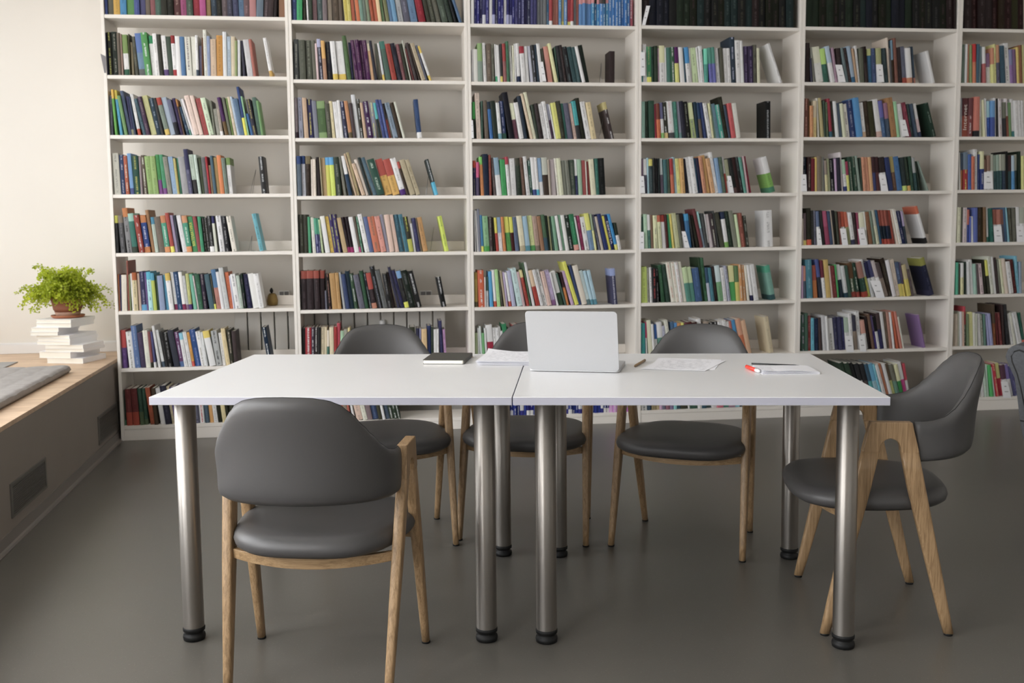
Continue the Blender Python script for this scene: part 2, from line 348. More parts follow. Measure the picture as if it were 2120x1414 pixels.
# quilted cushion
def cushion(name, x0, x1, y0, y1, h, mt, **k):
    nx, ny = 300, 90; m = MB(); top = []
    for i in range(nx + 1):
        for j in range(ny + 1):
            x = x0 + (x1 - x0) * i / nx; y = y0 + (y1 - y0) * j / ny
            e = min(i, nx - i) / nx * (x1 - x0), min(j, ny - j) / ny * (y1 - y0)
            ed = min(e[0], e[1]); ez = h * (1 - .22 * max(0, 1 - ed / .02) ** 2)
            q = abs(math.sin(x * PI / .14)) ** .3 * abs(math.sin(y * PI / .115 + .3)) ** .3
            top.append((x, y, BH + ez - .0055 * (1 - q) + .0015 * math.sin(31 * x + 17 * y)))
    fs = [(i*(ny+1)+j, (i+1)*(ny+1)+j, (i+1)*(ny+1)+j+1, i*(ny+1)+j+1) for i in range(nx) for j in range(ny)]
    m.add(top, fs, smooth=True)
    per = [(i, 0) for i in range(nx)] + [(nx, j) for j in range(ny)] + [(i, ny) for i in range(nx, 0, -1)] + [(0, j) for j in range(ny, 0, -1)]
    R = [[top[i*(ny+1)+j] for i, j in per]]
    for f_, out_ in ((.5, .006), (.0, -.004)):
        R.append([(top[i*(ny+1)+j][0] + (out_ if i == nx else -out_ if i == 0 else 0), top[i*(ny+1)+j][1] + (out_ if j == ny else -out_ if j == 0 else 0), BH + .0008 + (h*.65) * f_) for i, j in per])
    m.rings(R[::-1], smooth=True, cap1=False)
    o = m.build(name, mt); o.matrix_world = WM; return tag(o, **k)
cushion('seat_cushion', -.95, 1.60, .125, .80, .042, MT['cushion'], label='grey quilted seat cushion lying on the wooden bench top', cat='cushion')
m = MB(); m.box((1.78, .53, BH + .0006), (2.1, .80, BH + .006)); o = m.build('felt_mat', MT['mat_'], bevel=.002); o.matrix_world = WM
tag(o, label='thin pale grey mat lying flat on the bench beyond the quilted cushion', cat='mat')

# ---------------------------------------------------------------- bookcases
DEPTH = .275; PAN = .018; TH = .0205
Z0, ZS, Z7 = 2.4220, -0.33437, 0.0779
UDZ = [.009, -.006, -.0097, -.0035, .0045, .009]
WHERE = ['at the left end of the row, touching the window bench', 'second from the left, radiator behind its lowest shelves', 'behind the laptop, with magazines on its top shelf',
         'fourth from the left, black volumes on top, beside the magazine bookcase', 'behind the right end of the table, black volumes on its top shelf', 'at the right end of the row, behind the grey armchair']
def boards(c): return [(Z7 if k == 7 else Z0 + ZS * k) + UDZ[c - 1] for k in range(8)]
for c in range(1, 7):
    x0 = (c - 1) * UW; x1 = x0 + UW
    uc = empty('bookcase', label='white open bookcase ' + WHERE[c-1], cat='bookcase', group='white bookcases along the back wall')
    uc.matrix_world = BM
    def part(name, *bx, bevel=.0012):
        m = MB()
        for lo, hi in bx: m.box(lo, hi)
        o = m.build(name, MT['shelf'], None, bevel=bevel, segs=1); o.parent = uc; return o
    HT = 3.10
    part('side_panel', ((x0 + .0006, 0, 0), (x0 + PAN, DEPTH, HT))); part('side_panel', ((x1 - PAN, 0, 0), (x1 - .0006, DEPTH, HT)))
    zs = boards(c)
    for z in [Z0 - ZS + UDZ[c-1]] + zs: part('shelf', ((x0 + PAN, .002, z - TH), (x1 - PAN, DEPTH, z)))
    part('top_panel', ((x0 + PAN, .0, HT - .02), (x1 - PAN, DEPTH, HT)))
    part('plinth', ((x0 + PAN, .004, 0), (x1 - PAN, .022, zs[7] - TH - .001)))
    for z in zs[:7]: part('back_rail', ((x0 + PAN, DEPTH - .016, z + .0004), (x1 - PAN, DEPTH, z + .058)))

# pixel helpers: a picture point of the photograph turned into a place on a known plane
def ray(x, y):
    X = (x - 1060 - SHX) / F_PX; Y = (y - 707 - SHY) / F_PX
    c_, s_ = math.cos(-ROLL), math.sin(-ROLL); X, Y = X*c_ - Y*s_, X*s_ + Y*c_
    return Vector((X, math.cos(PITCH) - Y*math.sin(PITCH), -math.sin(PITCH) - Y*math.cos(PITCH)))
CO = Vector((0, 0, CAM_H))
def on_z(x, y, z): d_ = ray(x, y); return CO + d_ * ((z - CAM_H) / d_.z)
def on_case(x, y, off):                     # in bookcase-row coordinates
    d_ = ray(x, y); P0 = BO + BN*off; p = CO + d_ * ((P0 - CO).dot(BN) / d_.dot(BN)) - BO
    return p.dot(BD), p.z

# ---------------------------------------------------------------- books
def s2l(v): return v / 12.92 if v <= .04045 else ((v + .055) / 1.055) ** 2.4
def dec(s): return tuple(s2l(v / 99) for v in s) + (1.0,)
def book_shapes(cov, pag, t, h, d, lean, base, c0, mods, rnd, plain=False):
    """t thick, h high, d deep; spine faces -y; cover shell and page block"""
    co, sn = math.cos(lean), math.sin(lean)
    # leaning rotates about the lower left (lean > 0) or lower right corner
    piv = 0 if lean >= 0 else t
    def P(x, y, z):
        X = (x - piv) * co - z * sn; Z = (x - piv) * sn + z * co
        return (base[0] + X + piv, base[1] + y, base[2] + Z + .0003)
    bt = min(.0022, t * .16)
    cuts = [0.0]; cols = []
    bot = next((m_ for m_ in mods if m_[0] in 'bB'), None); top = next((m_ for m_ in mods if m_[0] in 'tT'), None); let = next((m_ for m_ in mods if m_[0] == 'l'), None)
    zb = (.15 if bot[0] == 'b' else .36) if bot else 0; zt = 1 - ((.20 if top[0] == 't' else .46) if top else 0)
    segs = ([(0, zb, bot[1])] if bot else []) + [(zb, zt, None)] + ([(zt, 1, top[1])] if top else [])
    lum = .3*c0[0] + .55*c0[1] + .15*c0[2]
    if let: acc = (*let[1][:3], .85)
    else:
        k = 2.6 if lum < .12 else (.35 if lum > .35 else .5); acc = (*[min(.8, v*k + (.03 if k > 1 else 0)) for v in c0[:3]], rnd.choice([.6, .35, .65, .0, .2]))
    if plain: acc = (*acc[:3], 0.0)
    off = rnd.random() * 9
    r = min(.0025, t * .18); prof = [(0, r * .9), (t * .12, r * .3), (t * .5, 0), (t * .88, r * .3), (t, r * .9)]
    for a, b, cc in segs:
        c_ = (cc or c0); ac = acc if cc is None else (*acc[:3], 0.0)
        z0_, z1_ = a * h, b * h; vs = []; fs = []; uv = []
        for (x, y) in prof: vs += [P(x, y, z0_), P(x, y, z1_)]
        for i in range(4):
            fs.append((2*i, 2*i+2, 2*i+3, 2*i+1)); u0, u1 = prof[i][0]/t, prof[i+1][0]/t
            uv.append([(u0, z0_+off), (u1, z0_+off), (u1, z1_+off), (u0, z1_+off)])
        cov.add(vs, fs, 0, (c_, ac), uv, smooth=True)
        q = (c_, (*acc[:3], 0.0))
        for xa, xb in ((0, bt), (t - bt, t)):
            vs = [P(xa, r*.9, z0_), P(xb, r*.9, z0_), P(xb, d, z0_), P(xa, d, z0_), P(xa, r*.9, z1_), P(xb, r*.9, z1_), P(xb, d, z1_), P(xa, d, z1_)]
            cov.add(vs, [(0,3,2,1),(4,5,6,7),(1,2,6,5),(2,3,7,6),(3,0,4,7)], 0, q)
    q = (c0, (*acc[:3], 0.0))
    i0 = .0015 + r
    tb = 1.0 if not top else 1.0
    for z_, cc in ((h, (top[1] if top else c0)), (0.0, (bot[1] if bot else c0))):
        cov.add([P(bt, r*.5, z_), P(t-bt, r*.5, z_), P(t-bt, i0+.001, z_), P(bt, i0+.001, z_)], [(0,1,2,3)], 0, (cc, (*acc[:3], 0.0)))
    e = .0022 if t > .012 else .0004
    vs = [P(bt, i0, e), P(t-bt, i0, e), P(t-bt, d-e, e), P(bt, d-e, e), P(bt, i0, h-e), P(t-bt, i0, h-e), P(t-bt, d-e, h-e), P(bt, d-e, h-e)]
    pag.add(vs, [(0,3,2,1),(4,5,6,7),(0,1,5,4),(1,2,6,5),(2,3,7,6),(3,0,4,7)])
def colour_name(c):
    r, g_, b = [((v*12.92) if v <= .0031308 else 1.055*v**(1/2.4)-.055) for v in c[:3]]
    h, s, v = colorsys.rgb_to_hsv(r, g_, b); h *= 360
    if s < .14: return 'black' if v < .30 else 'dark grey' if v < .46 else 'grey' if v < .70 else 'pale grey' if v < .82 else 'white'
    if s < .27 and 20 < h < 75: return 'black' if v < .30 else 'dark taupe' if v < .48 else 'taupe' if v < .66 else 'beige' if v < .82 else 'cream'
    if v < .24: return 'black'
    if h < 14 or h >= 340: n = 'red' if s > .5 else 'rose'; n = 'maroon' if v < .5 else n
    elif h < 45: n = 'orange' if s > .55 and v > .65 else 'tan' if v > .6 else 'brown'
    elif h < 68: n = 'yellow' if s > .38 and v > .55 else 'khaki'
    elif h < 155: n = 'green'
    elif h < 195: n = 'teal'
    elif h < 250: n = 'blue'
    elif h < 300: n = 'purple'
    else: n = 'magenta' if s > .35 else 'mauve'
    if n in ('green', 'blue', 'purple', 'teal'): n = ('dark ' if v < .45 else 'pale ' if v > .72 and s < .4 else '') + n
    return n
ORD = ['first','second','third','fourth','fifth','sixth','seventh','eighth','ninth','tenth','eleventh','twelfth','thirteenth','fourteenth','fifteenth','sixteenth','seventeenth','eighteenth','nineteenth','twentieth']
ORD += ['twenty-' + w for w in ORD[:9]] + ['thirtieth'] + ['thirty-' + w for w in ORD[:9]] + ['fortieth'] + ['forty-' + w for w in ORD[:9]] + ['fiftieth'] + ['fifty-' + w for w in ORD[:9]]
# (bookcase, shelf): one row of numbers per book - place along the shelf, thickness, height, lean, depth, cover colour, then bands
BOOKS = {
(1, 0): [[
195,152,204,-3,129,21,26,44],
[351,335,205,-4,136,37,37,33],
[695,336,205,-5,142,76,62,34],
[1039,336,206,-6,127,31,52,68],
[1384,399,207,-7,130,38,56,35],
[1794,282,208,-9,145,28,32,51],
[2090,287,208,-7,141,32,32,46],
[2397,240,209,-3,138,42,38,34],
[2669,256,209,7,146,52,34,35],
[2932,312,210,2,153,27,36,32],
[3265,327,211,6,134,17,17,14],
[3614,323,211,9,138,11,11,8],
[3952,372,212,11,145,32,20,20,4,63,54,50],
[4352,302,213,16,149,57,31,44],
[4662,339,214,13,139,25,30,26],
[5022,352,214,17,157,53,20,24],
[5383,328,215,9,147,64,33,51],
[5720,244,216,1,139,55,46,33],
[6016,292,216,21,135,20,24,28],
[6334,270,217,27,140,11,11,8],
[6611,295,218,14,156,35,31,32],
[6914,269,218,13,142,24,24,29],
[7228,296,219,28,161,24,25,34],
[7531,287,220,16,157,36,45,55],
[7825,297,220,11,159,40,32,33],
[8130,357,221,-11,149,67,49,49],
[8496,377,222,-52,148,40,45,50],
[8883,282,224,-83,142,28,24,25],
[9174,268,225,-89,139,22,18,18],
[9480,148,225,-77,148,15,12,12],
[9762,324,225,-21,154,53,40,32]],
(1, 1): [[
195,30,234,4,146,18,18,27],
[224,239,239,7,173,11,11,8,4,66,66,34],
[491,289,242,15,164,13,16,13,4,52,52,48],
[787,149,235,4,158,42,38,34],
[951,93,230,8,153,63,54,50],
[1099,275,227,31,153,88,88,88,3,48,57,36,0,19,35,27],
[1382,55,229,-8,168,30,30,22],
[1486,126,186,17,117,57,53,44],
[1694,173,217,58,148,30,30,26],
[1918,339,235,78,160,43,53,63,3,37,46,66,0,37,38,38],
[2266,329,238,78,158,33,56,34,4,86,88,88],
[2605,204,223,60,160,88,88,88,1,24,55,38],
[2815,212,233,43,171,88,88,88],
[3039,224,229,44,154,17,17,14],
[3289,244,223,52,159,88,88,88,0,35,27,45],
[3539,244,219,50,155,25,30,26],
[3790,195,225,41,142,88,88,88,1,53,20,20,0,59,21,22],
[3991,245,220,21,160,88,88,88],
[4242,230,218,12,148,32,45,60],
[4518,304,218,29,140,85,85,81,4,42,38,39],
[4830,226,221,11,155,87,87,83],
[5062,133,227,1,151,88,88,88,0,26,30,35],
[5198,148,171,-18,122,46,46,56],
[5349,89,214,-27,140,38,26,18],
[5501,182,258,1,185,85,85,81],
[5688,163,223,-11,157,56,61,72],
[5855,311,207,-13,148,79,70,61],
[6174,343,229,-20,152,74,55,31],
[6539,208,249,-16,175,85,86,87],
[6752,209,224,-21,148,71,77,83],
[6970,223,226,-20,148,82,77,68],
[7199,132,199,-31,138,53,58,41],
[7352,148,204,-23,150,85,86,87],
[7632,135,202,40,133,24,24,29],
[7887,312,208,96,129,77,77,78],
[8220,149,211,99,155,65,42,38],
[9142,173,219,143,141,88,88,88,0,76,62,37]],
(1, 2): [[
195,143,222,-6,142,31,31,36],
[465,123,255,48,160,40,63,33,1,83,69,37],
[699,144,253,90,158,40,67,81,1,84,77,38],
[972,170,222,145,142,43,57,39],
[1172,168,251,154,161,33,38,48],
[1346,148,219,108,148,19,19,31,0,51,52,43],
[1511,97,216,112,158,20,24,33],
[1696,163,233,150,162,88,88,88,0,68,32,25],
[1981,182,207,204,136,22,30,34],
[2171,206,217,189,145,27,20,28,4,50,46,46],
[2421,297,225,203,147,75,75,56],
[2732,236,211,177,154,16,23,28,4,55,60,66],
[2983,166,211,177,154,17,17,17],
[3225,240,213,208,140,46,51,47,1,60,26,22,0,78,68,39],
[3476,277,215,205,145,63,68,74],
[3779,217,203,209,130,38,39,48,2,12,12,15],
[4006,169,212,186,148,23,19,32],
[4182,92,207,180,130,33,25,21,1,66,47,28],
[4359,162,165,227,119,16,24,32,4,47,52,58],
[4561,80,215,244,156,68,69,69,0,39,58,53],
[4688,119,211,263,142,87,86,87],
[4815,265,227,218,156,86,78,74],
[5093,218,227,208,143,86,78,74],
[5322,268,211,191,151,62,31,31],
[5627,267,214,200,152,78,84,74,4,52,52,48],
[5906,112,196,92,137,44,45,40],
[6059,194,150,116,105,60,60,56],
[6263,159,150,116,108,65,61,57,0,88,88,88],
[6528,186,217,181,143,27,15,32,2,39,31,20],
[6722,148,216,153,153,44,45,40],
[6876,111,213,132,139,47,57,35],
[7029,148,221,150,138,82,77,68],
[7208,118,223,160,138,71,77,83],
[7336,271,209,162,140,36,45,55],
[7618,152,278,140,185,18,25,43,2,86,84,41],
[7797,80,224,149,143,58,74,59],
[7952,147,126,203,105,29,45,65],
[8106,223,207,165,136,18,18,22,4,64,60,38],
[8337,214,218,119,147,34,43,39],
[8558,135,198,118,128,43,57,39]],
(1, 3): [[
261,341,233,24,172,76,76,72],
[610,246,224,17,139,17,24,37,4,69,69,75],
[896,193,219,30,154,63,36,28,4,84,85,80],
[1131,210,232,46,159,46,60,76,0,28,32,50],
[1347,342,218,41,152,14,28,24,4,66,66,36],
[1698,113,214,19,148,58,53,54],
[1874,196,222,47,161,35,31,27,4,84,85,80],
[2126,284,216,68,152,55,65,42],
[2418,289,216,64,151,55,65,42],
[2731,193,225,70,144,29,55,33,2,47,30,52],
[2958,203,225,81,149,30,56,42,0,47,30,52],
[3211,241,213,101,133,52,52,48],
[3464,270,213,101,157,58,68,79],
[3743,123,204,83,137,72,68,45],
[3870,103,206,70,147,28,49,40],
[4022,345,212,91,135,60,60,61],
[4378,228,256,89,165,31,31,40,3,19,19,31],
[4658,247,225,107,140,70,76,71,2,17,17,17],
[4913,148,225,97,155,78,84,80],
[5066,195,209,71,147,25,29,21],
[5270,215,209,71,136,37,37,38],
[5500,114,214,74,144,59,18,21],
[5617,131,164,65,110,55,46,37],
[5771,159,218,75,152,28,37,42],
[5934,199,209,73,133,62,53,36],
[6139,230,221,67,137,79,50,34],
[6396,200,206,75,148,46,51,47],
[6601,225,207,58,149,88,88,88,1,47,57,35],
[8457,277,214,63,146,17,17,17,4,76,77,78]],
(1, 4): [[
195,174,215,0,157,11,11,11,1,74,74,37],
[468,253,215,43,152,30,30,31,1,49,45,41],
[795,286,257,72,166,52,52,53,1,72,48,32,4,6,6,6],
[1122,290,226,84,161,22,42,38,1,59,74,69,0,19,23,19],
[1486,284,216,113,136,54,24,21,4,82,78,78],
[1779,312,215,97,145,18,26,48,1,72,48,32,0,72,48,32,4,77,77,83],
[2159,172,246,122,172,60,46,34],
[2336,194,204,94,142,70,75,71,1,30,51,61],
[2590,320,206,118,139,42,38,34],
[2920,280,212,102,151,30,56,47,1,72,49,36,0,80,56,39,4,78,84,79],
[3250,197,228,119,142,62,30,27,0,86,83,42],
[3454,163,214,113,154,67,62,73],
[3622,144,214,90,143,17,18,22],
[3887,246,214,144,148,85,85,86],
[4143,283,211,117,153,30,56,47,1,74,55,42,0,80,56,39,4,78,84,79],
[4450,273,206,122,151,30,55,38,4,86,86,46],
[4731,198,207,122,132,56,29,30],
[4936,175,205,73,144,27,55,42],
[5116,134,197,65,137,11,11,8,4,52,52,53],
[5270,171,199,73,127,11,11,8,4,52,52,53],
[5450,244,208,73,134,11,11,11,4,52,52,53,0,88,88,88],
[5707,150,206,74,150,84,85,80,1,19,19,36],
[5861,68,209,61,149,17,17,13],
[5990,275,209,89,131,85,85,86,4,44,45,45],
[6273,283,206,83,152,6,6,9,4,52,52,53],
[6686,250,206,140,131,87,85,81,4,52,52,48],
[8242,225,221,179,138,43,66,71,4,22,42,43]],
(1, 5): [[
195,78,212,-3,150,64,41,29],
[275,79,209,-17,145,19,19,31],
[355,283,208,-26,140,87,85,80],
[694,80,290,-5,185,57,35,31],
[781,70,209,-4,139,53,58,45],
[912,109,215,25,153,88,88,87],
[1024,240,221,12,151,81,76,62,4,44,44,35,1,62,35,22],
[1303,129,216,26,137,79,70,65],
[1455,287,226,34,140,19,19,31,0,37,59,74,4,53,53,63],
[1750,100,221,32,156,42,34,52],
[1862,238,224,36,157,68,84,86,1,36,66,76,4,17,24,37],
[2142,189,217,51,158,68,73,39,1,33,58,68],
[2336,96,204,27,150,20,28,21],
[2473,295,201,46,138,55,60,71],
[2805,149,203,58,129,36,58,69],
[3010,260,214,83,145,88,88,88,1,78,68,38],
[3307,184,219,94,156,88,88,87,0,48,19,31],
[3496,274,221,91,144,13,24,37,4,55,60,71],
[3778,194,221,87,147,88,88,87,0,48,19,31],
[3984,150,199,89,126,76,77,77,0,49,40,49],
[4138,167,210,70,144,74,75,51,0,29,21,42],
[4369,185,207,97,140,48,72,63],
[4601,75,199,116,140,82,77,78],
[4678,250,206,86,147,19,34,26],
[4936,219,206,74,151,16,13,20,4,57,53,53],
[5271,275,205,126,143,28,37,41],
[5556,94,201,104,131,23,23,19,0,86,86,44],
[5685,251,232,119,157,67,48,44,3,32,45,59],
[5944,184,218,117,141,85,85,86],
[6151,251,242,124,170,76,77,77],
[6410,201,215,109,153,77,44,32],
[6618,86,195,97,141,77,77,83],
[6748,277,204,117,147,88,88,88,4,52,52,53],
[7034,177,195,98,122,70,75,71],
[7216,146,205,79,145,9,16,12,4,43,38,43],
[7425,276,202,107,134,13,13,24],
[7764,321,205,131,146,88,88,87],
[8104,278,205,133,126,88,88,88]],
(1, 6): [[
223,274,222,17,145,33,24,43,3,69,30,30],
[595,320,212,58,155,88,88,88,4,50,51,46],
[951,298,247,69,156,34,43,59,4,55,60,71],
[1283,273,207,79,129,26,22,31],
[1564,264,219,61,139,87,87,82],
[1835,146,211,49,148,50,31,31,0,20,20,16],
[2024,122,211,66,150,29,29,44,0,88,88,88],
[2255,134,245,115,152,88,88,88],
[2460,159,220,145,137,87,88,88,0,30,35,40],
[2625,164,208,111,139,13,13,13],
[2794,268,205,109,129,7,7,7,4,51,51,51],
[3154,323,218,148,156,20,21,25],
[3489,224,207,139,141,38,24,38,4,78,78,85,0,34,43,59],
[3721,204,200,127,131,88,88,88,1,55,76,84],
[3953,200,205,136,134,88,88,88],
[4160,150,202,127,128,82,62,36,0,77,36,33],
[4341,325,218,139,148,17,28,48,4,47,52,69],
[4678,250,206,137,135,88,88,88,4,59,59,54],
[4937,123,202,115,126,87,88,88],
[5170,350,209,167,143,88,88,88,1,85,77,44],
[5534,327,207,126,146,68,69,69,4,20,20,20],
[5872,188,194,97,121,88,88,88],
[6107,227,221,117,140,85,78,62],
[6342,203,212,75,155,20,20,16,4,74,69,64],
[6551,229,203,54,145,25,21,21],
[8491,229,222,133,149,7,14,22,4,87,88,88]],
(1, 7): [[
195,77,211,-9,137,18,23,19,0,32,48,37],
[340,311,216,22,158,41,21,21,2,65,32,27],
[699,342,218,37,135,41,21,21,2,65,32,27],
[1083,220,217,50,148,21,31,26,2,34,40,30],
[1314,199,216,51,137,21,31,26,0,34,40,30],
[1648,249,219,109,141,67,38,29],
[1906,194,217,52,144,30,25,20],
[2241,268,215,114,137,88,88,88],
[2524,334,230,115,160,17,17,22],
[2886,150,224,120,143,86,81,69],
[3041,251,218,102,160,33,28,50,4,88,88,88],
[3300,277,216,79,141,88,88,88],
[3585,247,215,68,149,24,24,19],
[3871,296,215,81,149,48,42,37],
[4183,303,214,82,136,33,33,39],
[4495,248,212,59,151,88,88,88,4,76,30,30],
[4781,245,212,72,142,27,33,38],
[5042,202,208,75,139,82,64,43],
[5277,229,210,86,138,88,88,88],
[5513,202,207,76,139,16,16,12],
[5774,229,209,101,135,86,81,64],
[6010,150,208,64,143,16,16,12],
[6220,255,208,90,132,24,24,19],
[6482,307,206,66,129,18,18,28]],
(2, 0): [[
218,250,241,-9,168,23,27,42],
[475,305,242,-26,154,29,61,41],
[825,148,242,-13,164,19,19,15],
[1067,85,243,24,164,88,88,88],
[1154,216,243,7,150,21,25,21],
[1376,247,244,3,154,44,35,36],
[1671,282,244,18,176,28,33,33],
[1960,248,245,10,171,46,42,43],
[2240,248,245,19,158,54,50,45],
[2530,349,246,32,152,31,27,23],
[2888,199,247,30,179,38,34,30],
[3216,177,248,79,160,78,73,41],
[3398,199,248,69,174,78,74,45],
[3607,199,249,69,164,68,39,31],
[3893,203,250,100,168,79,48,35],
[4102,200,250,80,160,45,56,51],
[4311,150,250,80,179,43,48,44],
[4520,150,251,101,164,50,56,47],
[4730,177,252,122,171,60,32,24],
[4913,200,252,112,179,68,39,31],
[5123,200,253,112,180,85,76,61],
[5333,150,253,112,167,44,55,41],
[5570,200,254,143,182,47,48,35],
[5780,200,255,143,182,39,49,60],
[5990,250,255,144,178,42,57,69],
[6280,300,256,154,185,65,66,67],
[6623,350,257,164,161,34,34,39],
[6993,401,258,165,175,39,49,60],
[7470,400,260,185,172,50,16,20],
[7947,249,262,206,166,19,19,15],
[8213,250,263,206,170,25,26,22],
[8506,250,264,216,175,33,33,29],
[8825,348,265,236,167,28,32,28],
[9226,249,267,245,178,14,18,15],
[9546,150,269,265,185,12,13,13],
[9841,149,272,312,177,32,41,52]],
(2, 1): [[
219,262,229,-19,166,25,26,26,4,56,56,52],
[555,347,224,9,160,32,33,29],
[943,318,224,21,159,32,33,29],
[1306,202,225,36,152,40,40,36],
[1514,120,207,34,140,85,76,77],
[1696,202,232,61,158,19,19,24,1,66,67,78,4,74,75,81],
[1904,203,221,50,139,65,51,42,3,82,66,43],
[2112,249,218,32,140,13,13,17,4,32,33,29],
[2461,276,219,73,153,88,88,88,1,88,88,88,0,83,73,39],
[2774,421,221,84,139,88,88,88,1,88,88,88,0,83,73,39],
[3261,228,252,105,174,29,38,25],
[3496,142,215,72,149,13,13,22],
[3732,203,229,112,164,27,12,28,4,52,43,48],
[3942,215,229,97,142,27,12,28,4,52,43,48],
[4178,204,230,102,160,27,12,28,4,52,43,48],
[4389,215,227,96,157,27,12,28,4,52,43,48],
[4652,150,210,115,142,82,67,53,1,87,84,74],
[4863,153,226,140,153,13,13,17],
[5021,153,212,76,145,32,33,29],
[5311,117,214,138,150,82,83,84,0,83,73,39],
[5496,297,225,166,151,30,39,35,1,28,46,42],
[5840,282,210,180,150,58,26,23],
[6184,253,215,201,148,13,13,17],
[6449,204,211,181,154,42,28,29],
[6662,193,214,179,147,18,19,15],
[6901,69,236,195,148,73,74,69],
[7034,107,184,227,117,32,16,16],
[7167,167,220,236,147,23,20,20],
[7406,82,219,263,160,23,19,16],
[7566,224,221,295,137,70,65,56],
[7806,109,210,278,149,33,34,39],
[8020,133,208,322,134,88,88,88,1,83,73,39,0,83,73,39]],
(2, 2): [[
221,150,230,4,150,45,41,42,0,15,8,12],
[403,248,233,15,145,56,57,63,4,33,33,38],
[715,239,230,38,164,75,65,56],
[960,269,224,33,155,20,20,34,4,76,72,40],
[1289,247,215,56,155,48,49,54],
[1550,463,213,57,156,29,38,25,1,51,61,43,0,51,61,43],
[2047,238,199,64,133,32,32,28],
[2309,173,214,71,157,86,82,67],
[2529,245,211,90,131,88,88,88],
[2781,168,219,81,160,88,88,88],
[2991,225,213,97,137,19,20,29,4,73,74,80],
[3280,204,214,122,133,70,51,38,0,37,33,25],
[3491,190,202,105,127,30,26,27],
[3702,230,252,111,185,81,82,83],
[3939,176,227,92,148,18,18,15,4,81,82,83],
[4151,162,205,105,135,75,65,56],
[4362,307,213,125,152,22,11,27,4,81,82,83],
[4680,199,207,91,151,56,57,63,4,86,86,46],
[4998,159,206,145,142,14,18,18,3,37,69,70],
[5236,175,225,179,154,23,27,46],
[5422,157,225,179,152,30,35,54],
[5608,124,203,189,127,37,13,13,3,10,7,7],
[5848,277,209,240,132,50,56,62,4,28,33,38],
[6141,212,210,222,138,23,19,15],
[6407,136,216,240,154,81,82,77],
[7263,260,226,92,151,18,26,40,0,88,88,88]],
(2, 3): [[
224,236,231,4,170,35,40,45,1,19,27,45],
[475,214,233,6,163,81,82,86,1,19,27,45],
[695,274,231,-18,153,16,12,9,1,44,40,31],
[1009,151,212,-4,150,86,82,78],
[1167,131,212,-4,144,86,82,77],
[1351,200,225,18,145,16,13,13],
[1613,64,223,43,156,68,64,54],
[1692,231,220,48,144,74,64,50],
[1929,211,224,36,147,78,78,42,1,40,63,80],
[2176,253,224,48,161,80,86,45,1,40,63,80],
[2482,281,225,67,163,20,24,20,4,54,55,51],
[2905,140,229,124,161,47,47,43],
[3169,198,234,174,172,17,25,34,3,88,88,88],
[3540,100,251,241,162,74,65,55],
[3646,150,258,227,163,68,63,49],
[3938,191,193,294,126,83,73,64,4,52,48,44],
[4150,174,218,296,156,86,82,78],
[4336,168,229,270,163,14,18,18],
[4602,223,230,305,144,30,39,44],
[4842,425,215,278,157,18,30,26,4,74,80,75],
[5295,419,216,264,136,80,65,39,3,65,32,29],
[5750,412,216,266,144,80,65,39,3,65,32,29],
[6216,317,223,275,143,88,88,88,0,30,18,44],
[6554,151,203,274,141,23,19,15,1,65,32,29],
[6769,309,214,298,147,68,64,54],
[7118,250,216,304,150,68,64,54],
[8224,204,216,260,150,14,18,18,4,80,81,82,2,38,70,82]],
(2, 4): [[
255,256,227,9,155,18,18,14,4,38,39,35],
[518,222,227,5,151,18,18,14],
[755,150,214,8,138,31,58,44],
[992,183,210,46,142,88,88,84],
[1203,180,205,56,141,20,20,38,3,32,59,49,4,72,73,84],
[1388,70,205,49,132,26,26,40,3,32,59,49,4,72,73,84],
[1520,111,197,79,132,72,78,63],
[1731,265,217,127,136,88,88,88,1,88,88,85],
[2022,205,215,133,156,83,72,39],
[2234,205,227,132,149,25,21,39,4,77,78,45],
[2446,205,227,125,152,25,21,39,4,77,78,45],
[2765,255,207,175,131,73,64,50],
[3031,179,212,171,138,9,3,6,0,56,19,38],
[3217,183,213,150,145,9,3,6,0,56,19,38],
[3430,257,211,160,145,88,88,88],
[3696,129,216,149,145,36,32,28,0,65,28,46],
[3830,112,213,139,140,26,44,35,4,73,79,74],
[4043,256,228,183,144,88,88,88],
[4311,237,212,166,151,35,40,55],
[4578,372,212,174,139,74,45,36,4,44,40,35],
[4980,309,214,178,134,82,59,55,4,61,43,38],
[5302,181,225,170,164,55,55,61],
[5490,281,222,136,141,83,73,68],
[5813,229,223,148,152,83,73,68],
[6055,283,223,148,140,19,31,36],
[6405,233,225,172,144,28,45,51],
[6648,260,210,160,141,18,18,14,4,77,77,39,2,68,69,35],
[6919,127,169,125,112,80,80,81],
[7081,230,202,142,147,20,20,33],
[7325,71,202,142,146,44,40,35],
[7460,297,206,172,143,71,56,39],
[8764,235,213,189,152,79,85,42,4,49,59,30]],
(2, 5): [[
235,334,230,-11,165,16,12,13,1,57,30,26],
[594,375,232,-6,144,16,12,13,1,57,30,26],
[1029,310,232,13,162,16,12,13,1,57,30,26],
[1347,259,231,-1,146,16,12,13,1,57,30,26],
[1639,110,112,20,105,39,39,44],
[1799,215,212,60,140,10,7,7,4,55,41,37],
[2038,311,214,68,151,70,56,38],
[2358,205,217,59,149,70,56,38],
[2678,124,219,108,147,70,71,71],
[2839,233,209,122,137,21,26,39],
[3079,235,225,117,160,10,17,22],
[3347,191,211,127,135,21,30,22,4,79,79,80],
[3641,309,204,173,148,39,39,44],
[3963,209,226,143,154,17,29,21],
[4232,152,214,165,147,12,12,16,4,56,62,62],
[4393,280,214,166,154,16,12,13,3,64,31,28,0,69,49,41],
[4743,258,253,191,183,12,12,12,4,46,47,52],
[5040,258,231,200,153,38,39,39],
[5310,249,206,148,148,12,12,12,4,46,46,47],
[5607,141,217,165,139,9,3,3],
[5877,162,250,220,164,19,19,27],
